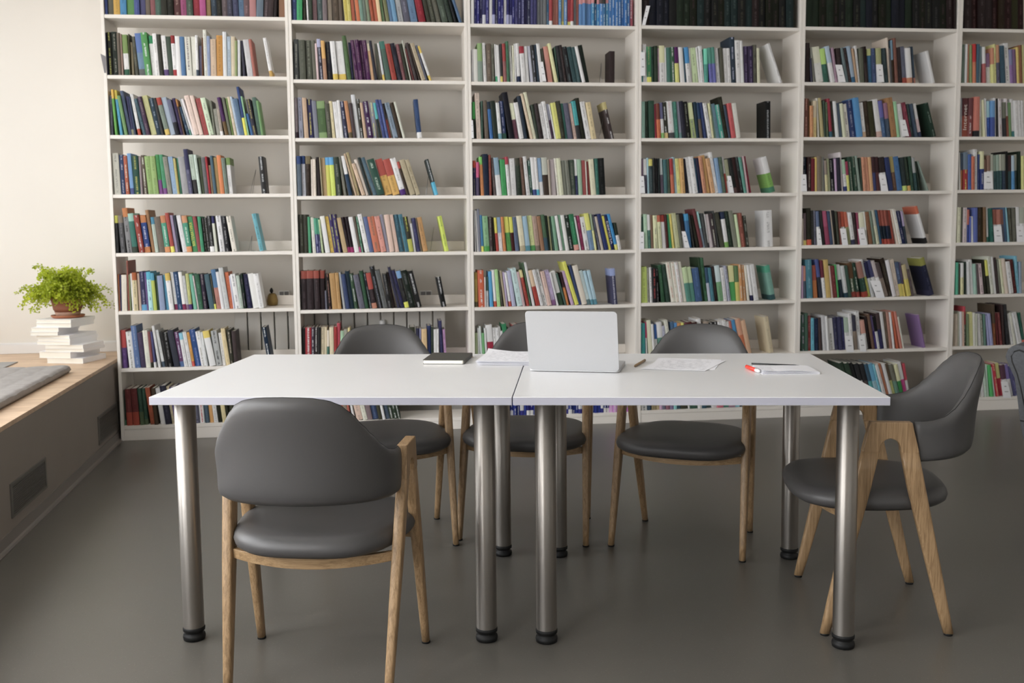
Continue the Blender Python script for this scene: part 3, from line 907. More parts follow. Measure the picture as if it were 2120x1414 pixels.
[6094,205,231,239,148,13,13,25],
[6311,258,225,222,163,12,12,12,1,48,62,78,0,84,85,42],
[6582,370,227,221,167,7,11,8,4,38,39,39],
[6990,336,223,226,158,12,12,12,4,79,79,80],
[8517,289,183,178,118,6,6,6,4,79,79,80]],
(2, 6): [[
195,172,226,-23,165,14,14,14],
[374,348,229,-22,154,62,20,23,4,88,88,88],
[731,171,231,-24,143,26,22,27,4,88,88,88],
[907,179,230,-29,169,19,15,15,4,88,88,88],
[1093,168,230,-28,169,14,14,14],
[1280,182,229,-23,145,86,81,70],
[1467,156,229,-28,142,86,81,70],
[1627,131,210,-33,139,28,42,37,3,86,82,76],
[1814,235,228,-8,150,86,81,70],
[2055,183,230,-15,163,63,24,24],
[2243,173,250,-16,169,72,31,36],
[2420,191,205,-26,150,66,78,67],
[2645,209,213,-13,150,61,61,57],
[2860,129,223,-26,138,86,80,59],
[2994,232,206,-25,148,71,72,78],
[3237,258,203,-25,150,41,37,32],
[3560,310,202,2,143,20,16,25],
[3883,316,202,3,129,67,62,57],
[4207,308,206,3,136,24,28,33],
[4532,317,195,5,124,80,64,44],
[4857,337,200,5,145,14,14,14],
[5237,318,199,19,138,86,81,76],
[5562,364,198,6,140,20,28,38],
[5943,313,197,7,124,50,26,22],
[6270,299,196,7,124,36,36,31],
[6625,319,220,30,147,20,21,16],
[6953,176,211,-6,154,15,15,24],
[7133,105,208,-11,130,54,54,66],
[7281,321,205,8,137,83,72,56],
[7610,214,223,-6,144,18,22,37],
[7829,141,217,-13,160,16,20,16],
[7994,177,203,-4,132,88,88,88],
[8175,122,203,-9,143,88,88,88],
[8406,192,253,42,161,16,16,29],
[8626,161,200,52,146,74,58,75]],
(2, 7): [[
195,85,236,4,161,34,35,41],
[355,169,235,35,157,84,75,52],
[676,231,232,97,149,17,17,17],
[998,303,235,131,169,88,88,88],
[1320,300,234,133,169,24,34,46],
[1642,312,230,136,149,33,34,29],
[1965,305,232,135,156,80,74,68],
[2288,305,231,137,147,78,42,37],
[2612,209,230,138,145,59,54,48],
[2828,128,229,116,164,69,40,35],
[3071,127,230,163,146,88,88,88],
[3315,352,232,210,166,85,75,69],
[3694,259,231,212,143,87,87,81],
[3965,286,229,191,157,50,44,45],
[4264,339,227,181,166,21,26,37],
[4618,204,226,171,163,25,25,20],
[4863,153,226,184,141,88,88,88],
[5054,229,226,196,166,29,34,40],
[5299,229,225,198,144,19,24,19,4,88,88,88],
[5545,203,224,199,160,19,24,19,4,88,88,88],
[5764,167,224,200,139,19,24,19,4,88,88,88]],
(3, 0): [[
223,175,147,-14,105,85,85,85],
[406,149,143,-14,105,17,17,41,4,61,62,75],
[562,165,145,-14,105,17,17,41,4,61,62,75],
[734,160,152,-13,109,22,22,37,4,61,62,75],
[901,186,147,-13,105,22,22,37,2,79,80,83],
[1095,181,149,-13,105,17,17,41,4,61,62,75],
[1284,197,152,-12,105,85,85,85],
[1489,166,154,-12,109,16,16,35,2,61,62,75],
[1662,161,150,-12,105,21,22,31,4,61,62,69],
[1829,161,148,-12,107,17,17,41,4,61,62,75],
[1997,161,154,-11,112,17,17,41,4,61,62,75],
[2165,161,148,-11,105,85,85,85],
[2333,151,155,-11,107,16,16,35,2,61,62,75],
[2490,161,152,-10,105,16,16,35,2,61,62,75],
[2658,172,153,-10,105,17,17,41,4,61,62,75],
[2837,193,153,-10,105,22,22,37],
[3038,162,154,-10,108,22,22,37,4,61,62,75],
[3207,182,154,-9,110,22,22,37,4,61,62,75],
[3398,177,157,-9,113,22,22,37],
[3583,162,155,-9,105,21,22,31,4,61,62,69],
[3752,178,157,-8,114,22,22,37],
[3937,199,158,-8,105,22,22,37],
[4145,173,158,-8,113,43,44,45],
[4325,189,154,-8,105,43,44,45],
[4522,189,157,-7,105,43,44,45],
[4719,152,157,-7,105,36,60,77,4,81,84,84],
[4878,179,160,-7,105,62,28,29,0,85,85,85],
[5064,194,160,-6,115,59,39,35],
[5267,184,155,-6,105,59,39,35],
[5459,153,154,-6,105,33,52,70,4,81,84,84],
[5619,158,158,-5,105,65,61,46,0,82,79,46],
[5784,179,154,-5,105,37,52,70,4,81,84,84],
[5971,195,156,-5,105,63,29,34,0,82,79,46],
[6174,158,155,-5,105,62,28,29,0,85,85,85],
[6340,153,158,-4,105,43,44,45],
[6500,169,162,-4,112,59,39,35],
[6676,201,155,-4,110,37,52,70,1,77,56,57],
[6886,180,162,-3,114,37,52,70,1,77,56,57],
[7074,175,163,-3,105,37,52,70,1,77,56,57],
[7257,164,160,-3,112,37,52,70,1,77,56,57],
[7428,175,163,-3,105,29,52,69,4,75,84,84,1,77,56,57],
[7611,154,163,-2,108,26,44,61,4,81,84,84,1,20,21,21],
[7772,154,159,-2,105,29,52,69,4,75,84,84,1,77,56,57],
[7933,176,160,-2,111,34,53,76,4,81,84,84,1,33,29,29],
[8116,165,159,-1,113,26,44,61,4,81,84,84,1,20,21,21],
[8288,192,166,-1,112,29,52,69,4,75,84,84,1,77,56,57],
[8489,171,162,-1,106,27,45,67,4,81,84,84],
[8667,203,165,-1,111,27,45,67,4,81,84,84],
[8878,187,165,0,111,27,45,67,4,81,84,84],
[9074,166,166,0,105,27,45,67,4,81,84,84],
[9247,182,161,0,107,27,45,67,4,81,84,84],
[9436,155,167,1,115,27,45,67,4,81,84,84],
[9598,177,162,1,105,27,45,67,4,81,84,84],
[9783,196,167,1,119,64,35,40,4,85,85,85]],
(3, 1): [[
230,67,188,0,118,85,85,85],
[327,268,189,15,119,84,84,82],
[608,271,223,16,155,52,58,54,3,54,65,45],
[933,185,226,35,149,85,85,85],
[1123,285,222,12,143,39,35,31],
[1432,166,219,18,143,34,34,30],
[1649,117,219,38,159,85,85,85,0,31,63,48],
[1774,159,214,39,155,85,85,85],
[1938,146,222,20,152,20,20,20,0,82,77,45],
[2128,186,223,38,145,58,39,39,3,61,28,28],
[2319,158,236,28,149,26,40,31],
[2537,159,213,54,142,85,85,85],
[2701,106,213,28,139,84,84,76],
[2810,94,224,22,163,85,85,85],
[2946,175,225,39,154,85,85,85,0,16,20,30],
[3192,266,208,69,140,85,85,85,1,60,23,27],
[3466,196,209,62,151,85,85,85],
[3740,186,212,95,156,77,78,83],
[3932,160,217,80,138,20,20,20,4,68,69,76],
[4124,163,220,92,137,22,27,32],
[4316,187,226,102,140,85,85,85],
[4509,159,199,75,132,34,34,30,2,85,85,85],
[4811,269,211,143,136,75,54,50],
[5197,185,230,191,161,84,84,66],
[5390,87,209,113,131,24,33,29],
[5556,213,216,148,134,13,13,14],
[5777,168,221,145,142,18,14,14],
[5999,257,211,165,136,13,13,14,4,37,42,43],
[6303,261,210,181,147,17,26,27],
[6580,189,210,181,136,24,33,34],
[6858,185,215,218,140,85,85,85],
[7053,250,223,197,159,8,12,9],
[8519,327,188,-7,122,18,14,14]],
(3, 2): [[
238,170,218,6,153,8,12,9,3,29,61,33],
[482,265,270,37,185,83,77,72],
[754,115,224,-1,159,23,32,28],
[972,221,227,43,155,38,34,30],
[1272,187,220,74,147,25,42,64,1,15,19,24],
[1501,281,225,90,142,14,18,15],
[1791,193,212,79,134,84,85,85,0,41,57,63],
[2009,260,223,87,162,16,21,34,0,19,32,28,4,58,59,71],
[2420,317,276,148,185,7,7,11],
[2749,236,213,145,139,35,22,27,3,83,84,74],
[3035,254,215,162,148,85,85,85],
[3299,216,255,153,176,15,19,24],
[3712,157,272,224,181,83,76,67],
[3877,184,281,208,185,84,84,74],
[4070,159,205,168,147,21,25,21],
[4236,224,211,155,145,17,14,14],
[4512,239,208,174,145,85,85,85],
[4761,213,224,166,156,85,85,85,4,57,58,59],
[4983,127,210,152,131,30,22,31,3,58,59,65],
[5177,80,208,180,134,85,85,85],
[5260,294,215,162,149,83,83,51],
[5565,241,226,142,143,19,19,15],
[5816,158,213,138,145,28,47,43],
[5982,290,213,139,152,34,34,40],
[6344,188,214,165,142,78,68,64],
[6540,242,227,155,152,32,63,64,2,19,19,20],
[6791,232,246,144,166,12,13,9],
[7126,295,225,184,140,85,85,85],
[7434,296,220,163,136,82,76,61],
[8595,246,224,232,153,24,20,20,4,84,84,84,1,70,66,47]],
(3, 3): [[
218,186,208,4,143,20,21,34,1,72,34,27,4,61,57,48],
[409,175,198,0,123,31,27,37,3,74,36,50],
[683,187,230,46,163,77,52,35,1,51,77,43],
[874,320,246,32,155,9,13,21],
[1203,132,241,17,174,45,23,20],
[1450,141,225,66,149,38,34,34],
[1642,294,225,86,148,85,85,85,3,54,64,71],
[1945,302,214,53,153,28,59,36],
[2302,188,230,73,156,85,85,85,1,65,28,33],
[2495,344,220,52,140,85,85,85],
[2882,266,222,65,140,14,18,14,1,25,25,21],
[3185,190,225,77,146,35,27,23],
[3434,215,231,99,143,85,85,85],
[3656,163,208,71,135,25,38,34,4,85,85,85],
[3850,216,226,82,144,85,85,85,0,23,28,47],
[4072,156,226,78,161,85,85,85,0,32,62,69],
[4238,243,222,80,156,54,65,77,2,85,85,85],
[4488,325,225,67,155,23,19,16,3,72,73,69],
[4822,108,211,59,152,70,66,61],
[4961,299,214,72,155,70,66,67],
[5324,133,221,95,158,84,83,79],
[5463,233,221,95,152,81,82,72],
[5703,213,208,83,143,47,48,44],
[5938,217,208,89,151,47,48,44],
[6162,283,211,62,139,27,32,28,4,47,48,44],
[6453,160,216,40,137,20,21,34,3,85,85,85],
[6639,219,213,49,143,60,71,62],
[6863,224,208,37,146,60,32,32],
[7116,54,202,47,140,84,83,79],
[7217,148,202,69,141,52,25,25],
[7397,301,214,82,149,84,83,73,0,84,83,73],
[7707,192,219,57,136,21,38,34],
[7904,385,221,54,148,6,7,7]],
(3, 4): [[
282,78,249,19,166,85,85,85],
[419,96,247,42,168,85,85,85],
[518,141,255,36,171,47,48,53],
[683,138,219,44,151,26,47,63,0,83,83,43],
[848,322,213,54,145,53,69,54,0,31,58,31],
[1179,199,209,35,147,23,19,19,4,54,55,51],
[1410,114,205,47,144,18,18,14],
[1576,150,203,70,143,63,27,24,3,83,80,40],
[1730,239,205,64,141,85,85,85,3,53,64,75],
[2007,158,207,77,129,76,51,34],
[2228,279,207,104,146,35,58,32,3,83,83,43],
[2516,211,206,84,135,25,10,10,3,83,83,41],
[2738,218,206,84,140,35,40,50],
[3027,312,212,114,145,83,81,71,0,68,64,54],
[3349,297,210,110,151,60,71,78,0,35,54,59],
[3655,314,213,109,156,80,83,61,0,35,59,36],
[3990,265,210,112,147,66,57,52,0,44,40,36],
[4297,216,210,126,136,55,42,33],
[4520,244,218,121,145,28,38,29,2,23,32,37],
[4772,136,214,111,140,13,17,14],
[4912,77,211,99,142,54,54,41],
[5052,108,209,128,137,22,31,27],
[5164,201,209,120,151,46,61,51],
[5445,189,212,153,139,85,85,85],
[5641,129,217,137,151,46,61,51],
[5810,212,215,152,146,85,85,84],
[6035,274,215,153,142,13,17,14,4,71,72,73],
[6344,297,220,162,153,19,43,30,0,79,59,55],
[6682,81,206,174,151,85,85,85],
[6767,227,211,157,139,50,21,33],
[7021,277,203,164,140,85,85,85,4,39,39,35],
[7332,272,225,173,152,45,55,66,3,83,83,49],
[7615,112,222,151,141,84,84,62,3,56,62,53],
[7830,151,218,195,160,32,33,38],
[8012,162,207,205,143,77,73,68],
[8227,227,222,225,149,16,20,38],
[8466,162,210,217,142,83,80,40],
[8636,172,215,212,143,11,14,31,4,85,85,85],
[8875,178,222,237,142,27,55,76,0,83,83,49],
[9063,180,166,190,120,85,85,85,3,13,17,14]],
(3, 5): [[
236,174,210,5,134,74,70,42,1,66,61,35,0,38,38,30],
[457,361,223,24,152,75,39,29,4,85,85,85],
[827,70,182,8,132,85,85,85],
[899,154,181,-4,119,85,85,85,3,28,37,33],
[1137,202,214,39,133,35,61,78],
[1398,161,223,63,149,85,85,85,0,70,33,26],
[1581,207,225,70,154,67,82,59],
[1842,97,220,90,149,31,31,27],
[2026,118,219,127,161,67,62,53],
[2148,104,210,109,135,69,64,75],
[2315,144,209,136,135,85,85,85,0,70,33,29],
[2482,235,217,144,139,71,72,82],
[2806,332,232,178,159,75,84,84],
[3152,148,212,176,137,74,64,65],
[3375,187,222,206,145,56,25,22,1,83,79,59],
[3571,95,267,170,185,28,37,28],
[3739,155,268,195,172,85,85,85],
[3964,241,221,221,148,62,26,23,3,81,72,62],
[4244,182,224,231,161,85,85,85],
[4469,213,225,244,153,85,85,85,4,28,37,33],
[4694,241,212,220,143,82,72,68],
[4947,265,219,213,154,69,64,75,0,49,35,50],
[5257,89,208,225,131,85,85,85],
[5398,262,214,247,153,84,84,83,2,21,30,22],
[5736,106,204,274,143,28,37,33],
[5849,146,207,215,130,77,51,32,3,21,13,13],
[6132,189,214,274,135,75,65,76],
[6387,227,276,296,185,83,83,42],
[6630,171,251,264,164,21,26,39],
[6812,322,247,250,175,83,80,75],
[7152,226,215,250,137,73,79,79,0,36,45,46],
[7391,178,214,243,152,67,78,83,0,34,52,58],
[7579,217,215,224,147,67,78,83,0,34,52,58],
[8703,311,220,82,141,25,25,35,1,58,63,79,4,71,71,77]],
(3, 6): [[
207,170,176,5,116,72,78,62],
[412,91,207,21,147,85,85,85],
[551,108,218,43,137,81,84,83],
[662,162,176,34,126,45,66,46],
[857,110,206,49,149,85,85,85],
[1007,369,225,66,148,62,20,28,3,85,85,85],
[1386,186,208,55,135,85,85,85,4,44,45,45],
[1581,191,207,56,136,85,85,85],
[1805,88,212,68,157,85,85,85],
[1944,107,187,93,125,85,85,85],
[2112,271,230,123,144,22,49,34],
[2392,256,206,85,129,12,20,20],
[2672,365,222,91,138,73,37,37],
[3065,315,213,96,134,85,85,85],
[3402,328,207,100,146,60,40,36],
[3740,315,211,98,155,83,80,70],
[4078,328,205,102,137,23,28,33],
[4417,265,209,74,141,65,35,31],
[4756,329,204,104,128,85,85,85],
[5095,317,209,102,139,32,42,33],
[5435,330,202,106,148,14,14,14],
[5776,318,207,104,141,83,80,70],
[6117,331,201,109,140,40,45,56],
[6458,318,206,107,144,58,33,29],
[6800,332,199,111,131,85,85,85]],
(3, 7): [[
195,138,210,-14,139,85,85,85,0,21,21,49],
[339,187,208,-13,130,15,15,47,4,85,85,85,0,85,85,85],
[535,198,208,-13,138,85,85,85,0,21,21,49],
[741,187,206,-13,131,16,21,49,0,85,85,85,4,85,85,85],
[937,177,206,-12,133,85,85,85,0,21,21,49],
[1122,172,210,-12,145,85,85,85,0,21,21,49],
[1301,204,199,-12,125,16,21,49],
[1514,167,204,-12,142,14,14,40,0,85,85,85],
[1688,167,202,-11,141,14,14,40,0,85,85,85],
[1862,210,199,-11,132,85,85,85,0,21,21,49],
[2082,205,203,-11,128,16,21,49,4,85,85,85],
[2295,205,203,-10,133,16,21,49,0,85,85,85,4,85,85,85],
[2509,189,204,-10,137,16,21,49,4,85,85,85],
[2707,216,197,-10,141,16,21,49,4,85,85,85],
[2932,216,196,-9,122,85,85,85,0,21,21,49],
[3158,168,203,-9,147,16,21,49],
[3333,189,199,-9,146,14,14,40,0,85,85,85],
[3531,217,197,-8,125,15,15,47,4,85,85,85,0,85,85,85],
[3758,168,193,-8,135,16,21,49,4,85,85,85],
[3933,195,196,-8,125,85,85,85,0,21,21,49],
[4137,179,191,-8,122,16,21,49],
[4324,190,201,-7,145,16,21,49,0,85,85,85,4,85,85,85],
[4523,174,192,-7,135,15,15,47,4,85,85,85,0,85,85,85],
[4705,185,190,-7,119,16,21,49],
[4898,202,192,-6,125,16,21,49,0,85,85,85,4,85,85,85],
[5109,207,188,-6,136,15,15,47,4,85,85,85,0,85,85,85],
[5325,202,189,-6,131,85,85,85,0,21,21,49],
[5536,191,194,-5,127,16,21,49],
[5736,191,195,-5,134,85,85,85,0,21,21,49],
[5936,219,189,-5,135,16,21,49,0,85,85,85,4,85,85,85],
[6165,208,184,-4,128,16,21,49,4,85,85,85],
[6382,181,192,-4,125,16,21,49,4,85,85,85],
[6571,209,184,-4,118,85,85,85,0,21,21,49],
[6789,181,184,-3,127,16,21,49,4,85,85,85],
[6978,214,183,-3,123,85,85,85,0,21,21,49],
[7202,187,191,-3,127,16,21,49,0,85,85,85,4,85,85,85],
[7397,176,191,-3,134,16,21,49,4,85,85,85],
[7581,198,191,-2,120,16,21,49],
[7788,176,183,-2,126,16,21,49],
[7972,171,181,-2,122,85,85,85,0,21,21,49],
[8151,188,188,-1,137,16,21,49,0,85,85,85,4,85,85,85],
[8347,177,177,-1,126,15,15,47,4,85,85,85,0,85,85,85],
[8532,210,183,-1,123,81,61,81,4,85,85,85],
[8751,221,185,0,119,81,61,81,4,85,85,85],
[8983,183,180,0,116,81,61,81,4,85,85,85],
[9174,189,176,0,122,52,82,82,4,85,85,85],
[9371,178,176,1,124,52,82,82,4,85,85,85],
[9556,194,184,1,119,78,84,84,0,78,46,77],
[9759,85,174,1,117,52,82,82,4,85,85,85]],
(4, 0): [[
280,424,273,2,185,14,10,10,4,29,25,25],
[724,393,271,3,185,9,10,14],
[1135,388,274,4,185,9,10,14],
[1541,362,273,4,179,9,10,14],
[1919,433,274,5,185,9,9,9],
[2372,396,275,6,185,11,15,11],
[2785,423,279,6,185,11,15,11],
[3228,435,276,7,185,8,9,5,4,21,17,17],
[3683,403,277,8,185,11,16,16],
[4105,442,279,9,180,9,9,9],
[4567,394,283,9,176,9,9,9,4,23,23,19],
[4979,389,280,10,185,8,9,5,4,21,17,17],
[5386,390,281,11,185,11,16,16],
[5793,401,283,11,185,11,16,16],
[6213,446,285,12,185,9,9,9,4,23,23,19],
[6679,430,287,13,185,11,16,16],
[7129,403,286,13,185,14,10,10,4,29,25,25],
[7551,426,287,14,185,9,9,9,4,23,23,19],
[7997,410,286,15,179,8,9,5,4,21,17,17],
[8427,411,289,16,185,8,9,5,4,21,17,17],
[8857,412,289,16,185,9,9,9,4,23,23,19],
[9287,429,292,17,185,11,16,16],
[9737,102,291,18,185,8,9,5,4,21,17,17]],
(4, 1): [[
195,94,184,5,131,37,63,65],
[334,231,225,28,147,85,85,85],
[571,287,212,24,136,27,52,37,0,83,83,46,4,64,65,49],
[865,147,212,22,155,12,21,17],
[1023,210,215,25,134,17,22,17],
[1238,91,202,21,136,80,69,77],
[1352,345,218,30,139,85,85,85,3,84,84,69],
[1715,87,208,32,152,84,85,85],
[1817,257,208,38,139,30,45,41],
[2101,218,211,46,137,22,36,27,4,85,85,85],
[2328,234,211,46,151,83,83,53,3,32,15,34],
[2642,260,210,79,145,85,85,85],
[2910,69,204,73,137,20,30,36],
[3041,249,210,102,153,85,85,85,3,32,56,76],
[3298,95,205,77,139,85,85,84],
[3441,327,208,98,137,76,83,67],
[3813,83,209,112,146,85,85,85],
[3899,223,218,87,155,84,85,85],
[4128,234,203,28,126,36,63,58,3,49,82,72],
[4472,210,209,78,144,41,42,66,3,33,54,49],
[4702,183,212,82,148,41,42,66,3,33,54,49],
[4915,257,207,93,141,85,85,85],
[5179,207,210,73,142,30,30,26],
[5392,220,207,66,140,85,85,85],
[5623,225,208,66,137,85,85,85],
[5854,292,276,47,178,18,23,28,4,66,67,75],
[6201,310,257,63,159,85,85,85,2,85,85,85],
[6519,169,255,58,185,84,85,85,3,85,85,85],
[6693,266,222,33,157,21,17,27,4,45,41,53],
[6983,283,223,39,142,21,17,27,4,45,41,53],
[7273,208,231,34,148,30,30,26],
[7505,198,212,41,144,84,84,75],
[8905,172,251,346,175,85,85,85]],
(4, 2): [[
212,222,218,12,145,50,62,57],
[456,207,221,18,139,16,21,17],
[694,348,224,28,150,18,28,23],
[1064,95,203,32,146,73,32,42],
[1206,210,208,53,145,76,44,32,3,44,25,21],
[1462,194,214,71,156,85,85,85,3,38,38,50,0,51,68,43],
[1662,251,217,70,139,21,21,17,4,81,83,84,0,82,73,52],
[1976,361,224,94,145,85,85,85,4,76,66,67,0,29,29,30],
[2348,191,220,83,138,24,43,38],
[2588,192,221,102,161,63,64,71,0,50,62,63],
[2794,215,223,104,148,15,15,20],
[3035,267,220,111,151,8,8,8,4,53,54,49],
[3380,305,215,141,139,64,70,49,3,81,84,67,4,38,38,50],
[3696,161,220,99,138,13,21,26],
[3926,191,217,128,148,42,38,33,3,20,29,40],
[4156,141,217,141,149,18,23,38],
[4387,238,213,180,152,85,85,85,4,53,54,49],
[4635,130,212,140,151,84,84,68],
[4849,111,208,177,146,50,62,57],
[4965,209,211,175,153,43,54,60],
[5196,240,205,180,140,31,60,55,4,83,84,84],
[5457,246,253,183,156,14,14,10],
[5718,167,203,183,136,24,29,35],
[5892,263,213,161,144,74,37,38],
[6165,297,213,159,137,84,84,81],
[8008,354,226,15,145,8,8,8,4,63,64,65]],
(4, 3): [[
219,121,212,16,135,48,39,49],
[391,222,209,38,151,28,28,34,3,85,85,85,1,34,53,76],
[619,107,217,29,158,66,78,82],
[733,223,209,30,141,22,27,28,1,82,79,46],
[962,136,215,30,140,13,14,14],
[1105,192,213,31,133,7,7,8],
[1305,91,213,31,151,9,13,13],
[1477,195,212,67,149,41,37,43,3,81,84,84],
[1677,196,206,46,143,28,42,43],
[1878,177,209,46,141,29,35,30],
[2108,188,212,67,147,72,42,33,3,61,23,24],
[2355,151,221,91,152,66,78,82],
[2511,224,212,79,154,84,84,57],
[2741,230,213,74,153,78,63,43],
[3000,163,212,83,136,14,14,19],
[3300,170,220,143,153,85,85,85],
[3491,279,225,149,151,85,85,85],
[3780,110,216,128,146,22,35,46],
[3925,176,216,142,159,15,15,24],
[4127,204,225,150,158,77,56,46],
[4359,219,234,158,150,78,63,43],
[4649,251,215,185,147,80,64,49],
[4911,223,254,181,184,85,85,85],
[5143,224,217,158,138,50,61,73],
[5376,197,222,147,148,29,35,30],
[5580,146,223,141,139,74,37,33,3,85,85,85],
[5755,235,208,151,130,59,60,50,2,85,85,85],
[6087,213,218,191,140,13,14,14,0,39,30,30],
[6309,224,222,184,160,17,9,9],
[6543,187,225,182,149,13,14,14,4,43,44,45],
[6748,168,222,185,157,38,58,53],
[6924,100,228,154,144,73,63,64],
[7100,141,229,185,152,54,18,26],
[8364,359,225,279,144,49,66,36,3,85,85,85,0,29,49,39]],
(4, 4): [[
210,151,196,13,124,19,32,28],
[416,218,210,38,153,71,83,73],
[657,191,207,44,132,26,40,36,3,85,85,85],
[858,164,205,45,150,45,36,31],
[1031,231,202,46,131,83,84,69,4,49,50,45],
[1319,209,202,70,137,83,84,69,1,70,40,32],
[1549,252,202,76,129,85,85,85,1,60,27,24],
[1808,138,207,74,145,26,11,11],
[2010,168,207,102,149,30,62,47],
[2212,113,210,115,137,82,76,44],
[2386,294,214,141,134,74,75,60],
[2704,168,208,145,134,41,42,37],
[2878,252,213,142,143,17,14,14,2,85,85,85],
[3139,242,210,117,150,25,42,58,1,31,58,75],
[3487,121,205,163,147,13,13,13],
[3719,199,201,215,146,13,13,9],
[3952,194,243,224,166,41,23,24],
[4156,139,226,202,162,53,59,65,3,66,83,83],
[4301,168,213,173,151,26,27,27],
[4476,61,209,148,148,85,85,85,0,27,27,32],
[4593,224,207,173,133,82,78,79],
[4826,217,212,161,146,24,20,21,4,75,76,71],
[5060,117,229,163,161,26,27,27],
[5265,280,216,200,156,26,26,22],
[5557,226,220,157,137,85,85,85,0,47,63,35,1,16,20,29],
[5792,281,223,156,160,14,19,15],
[6144,282,226,180,166,49,50,45],
[6437,153,205,155,131,77,83,68],
[6596,301,212,143,147,49,30,26],
[6908,171,196,133,137,19,19,16,4,66,67,63],
[8148,537,227,54,152,85,85,85]],
(4, 5): [[
252,385,222,28,159,73,80,46],
[656,121,218,29,151,56,56,52,4,6,7,7],
[812,141,218,43,140,85,85,85,4,6,7,7],
[956,247,215,30,147,12,12,13,4,65,28,28],
[1245,153,209,45,147,6,7,7,4,73,74,75],
[1535,231,232,107,170,18,31,22],
[1824,238,236,128,167,16,24,20],
[2144,280,249,157,175,84,83,78,4,74,59,55],
[2434,219,249,145,168,84,83,78,4,74,59,55],
[2667,194,249,146,179,85,85,85,4,74,59,55],
[2899,224,250,158,182,84,83,78],
[3132,275,217,154,153,35,54,49,3,74,81,65],
[3424,281,217,155,157,35,54,49,3,74,81,65],
[3716,396,210,133,142,25,34,48],
[4125,110,274,104,181,16,24,16],
[4301,210,273,126,185,18,31,22],
[4518,194,212,125,149,74,75,81,3,24,33,43],
[4741,170,211,134,140,29,47,52],
[4917,198,219,117,159,17,13,13],
[5181,312,223,142,145,46,62,47,3,76,82,83],
[5505,238,210,122,144,85,85,85],
[5799,171,222,144,160,65,66,72,4,26,26,31],
[5976,344,220,92,144,32,60,36,3,83,82,62],
[6330,230,219,79,161,77,73,44,3,36,46,32],
[6566,195,227,77,152,79,59,41,4,84,84,79],
[6803,195,224,91,149,79,59,41,4,84,84,79],
[7069,144,222,120,152,84,83,78],
[7277,142,225,145,166,85,85,85,0,14,14,27],
[7455,314,227,157,140,85,85,85],
[8584,330,220,205,149,47,63,58,1,33,61,51,0,19,31,32]],
(4, 6): [[
243,257,207,11,131,29,61,62,4,31,69,52],
[562,92,213,35,144,85,85,85,3,74,29,43],
[736,254,225,72,160,84,84,75],
[997,141,201,70,136,85,85,85],
[1142,188,197,62,124,85,85,85,3,25,39,62],
[1375,316,212,81,147,37,53,48,3,85,85,85],
[1724,175,188,91,123,74,75,82],
[2015,225,224,148,140,84,84,79],
[2249,199,212,82,140,28,38,49],
[2453,193,206,76,132,36,56,77],
[2658,256,203,78,134,79,58,39],
[2921,165,205,78,146,85,85,85,3,83,83,48],
[3185,227,203,122,126,46,27,32],
[3419,278,208,120,144,30,12,12],
[3713,303,207,121,147,24,11,11],
[4065,284,227,137,166,85,85,85],
[4360,278,210,65,152,61,56,51],
[4713,311,204,96,145,15,15,15,4,85,85,85],
[5067,252,207,109,149,15,15,15,4,85,85,85],
[5422,285,208,153,145,85,85,85],
[5718,257,215,148,135,85,85,85],
[5984,172,206,141,139,85,85,85],
[6192,150,209,154,151,70,43,39],
[6429,234,216,191,139,31,55,73],
[6756,283,223,227,146,76,46,34,3,79,60,50],
[7053,283,216,220,144,81,67,56],
[8516,317,231,171,160,80,75,64]],
(4, 7): [[
251,362,215,29,148,85,85,85,4,10,10,11],
[629,251,214,30,157,21,27,33],
[892,306,213,31,145,61,56,44],
[1213,224,207,32,150,72,66,54],
[1447,171,206,32,148,82,70,82],
[1623,222,211,32,146,46,46,53],
[1857,228,205,33,128,57,40,46],
[2091,229,210,33,139,53,48,61],
[2326,193,215,33,144,60,83,83],
[2531,253,203,35,129,24,35,41],
[2796,452,202,35,140,26,26,21],
[3267,111,207,35,138,85,85,85],
[3385,481,201,36,148,23,34,29],
[3886,253,205,37,148,85,85,85],
[4152,288,198,38,131,24,35,41],
[4448,338,203,38,128,29,35,35],
[4804,347,196,39,129,85,85,85],
[5160,396,201,39,144,76,44,50],
[5576,348,194,41,132,30,52,47],
[5933,397,199,41,124,60,48,55],
[6350,291,192,43,141,49,74,81],
[6648,291,197,42,138,18,18,19]],
(5, 0): [[
243,387,283,19,185,11,15,11],
[648,443,286,20,185,11,15,11],
[1112,433,289,20,185,8,9,5,4,21,17,17],
[1565,434,286,21,185,11,15,11],
[2019,406,287,22,185,8,9,5,4,21,17,17],
[2444,396,292,22,185,9,9,9,4,23,24,19],
[2858,470,289,23,185,11,15,11],
[3350,403,293,24,185,9,9,9,4,23,24,19],
[3771,369,294,25,185,11,16,16],
[4158,393,294,25,185,9,10,14],
[4569,382,296,26,185,9,9,9],
[4968,451,296,26,185,8,9,5,4,21,17,17],
[5441,372,294,27,185,11,15,11],
[5830,430,296,28,185,9,10,14],
[6280,471,300,29,185,9,10,14],
[6772,431,300,29,185,11,15,11],
[7224,438,300,30,185,9,9,9],
[7682,387,300,31,185,8,9,5,4,21,17,17],
[8087,434,300,31,185,9,9,9,4,23,24,19],
[8541,481,301,32,185,9,9,9],
[9045,424,306,33,185,8,9,5,4,21,17,17],
[9488,430,303,34,185,14,10,10,4,29,25,25],
[9939,101,306,34,185,14,10,10,4,29,25,25]],
(5, 1): [[
277,254,238,19,148,13,9,9],
[631,137,146,80,105,23,23,29],
[808,124,213,103,139,65,66,62],
[1044,456,217,152,149,84,84,82,3,84,84,76],
[1517,305,206,150,142,22,37,32,3,69,82,49],
[1961,283,223,208,156,85,85,85,3,69,76,82],
[2257,143,213,161,133,61,51,57],
[2406,266,209,93,152,20,16,16,2,85,85,85],
[2911,157,213,200,139,41,47,48],
[3090,199,213,205,139,20,16,16],
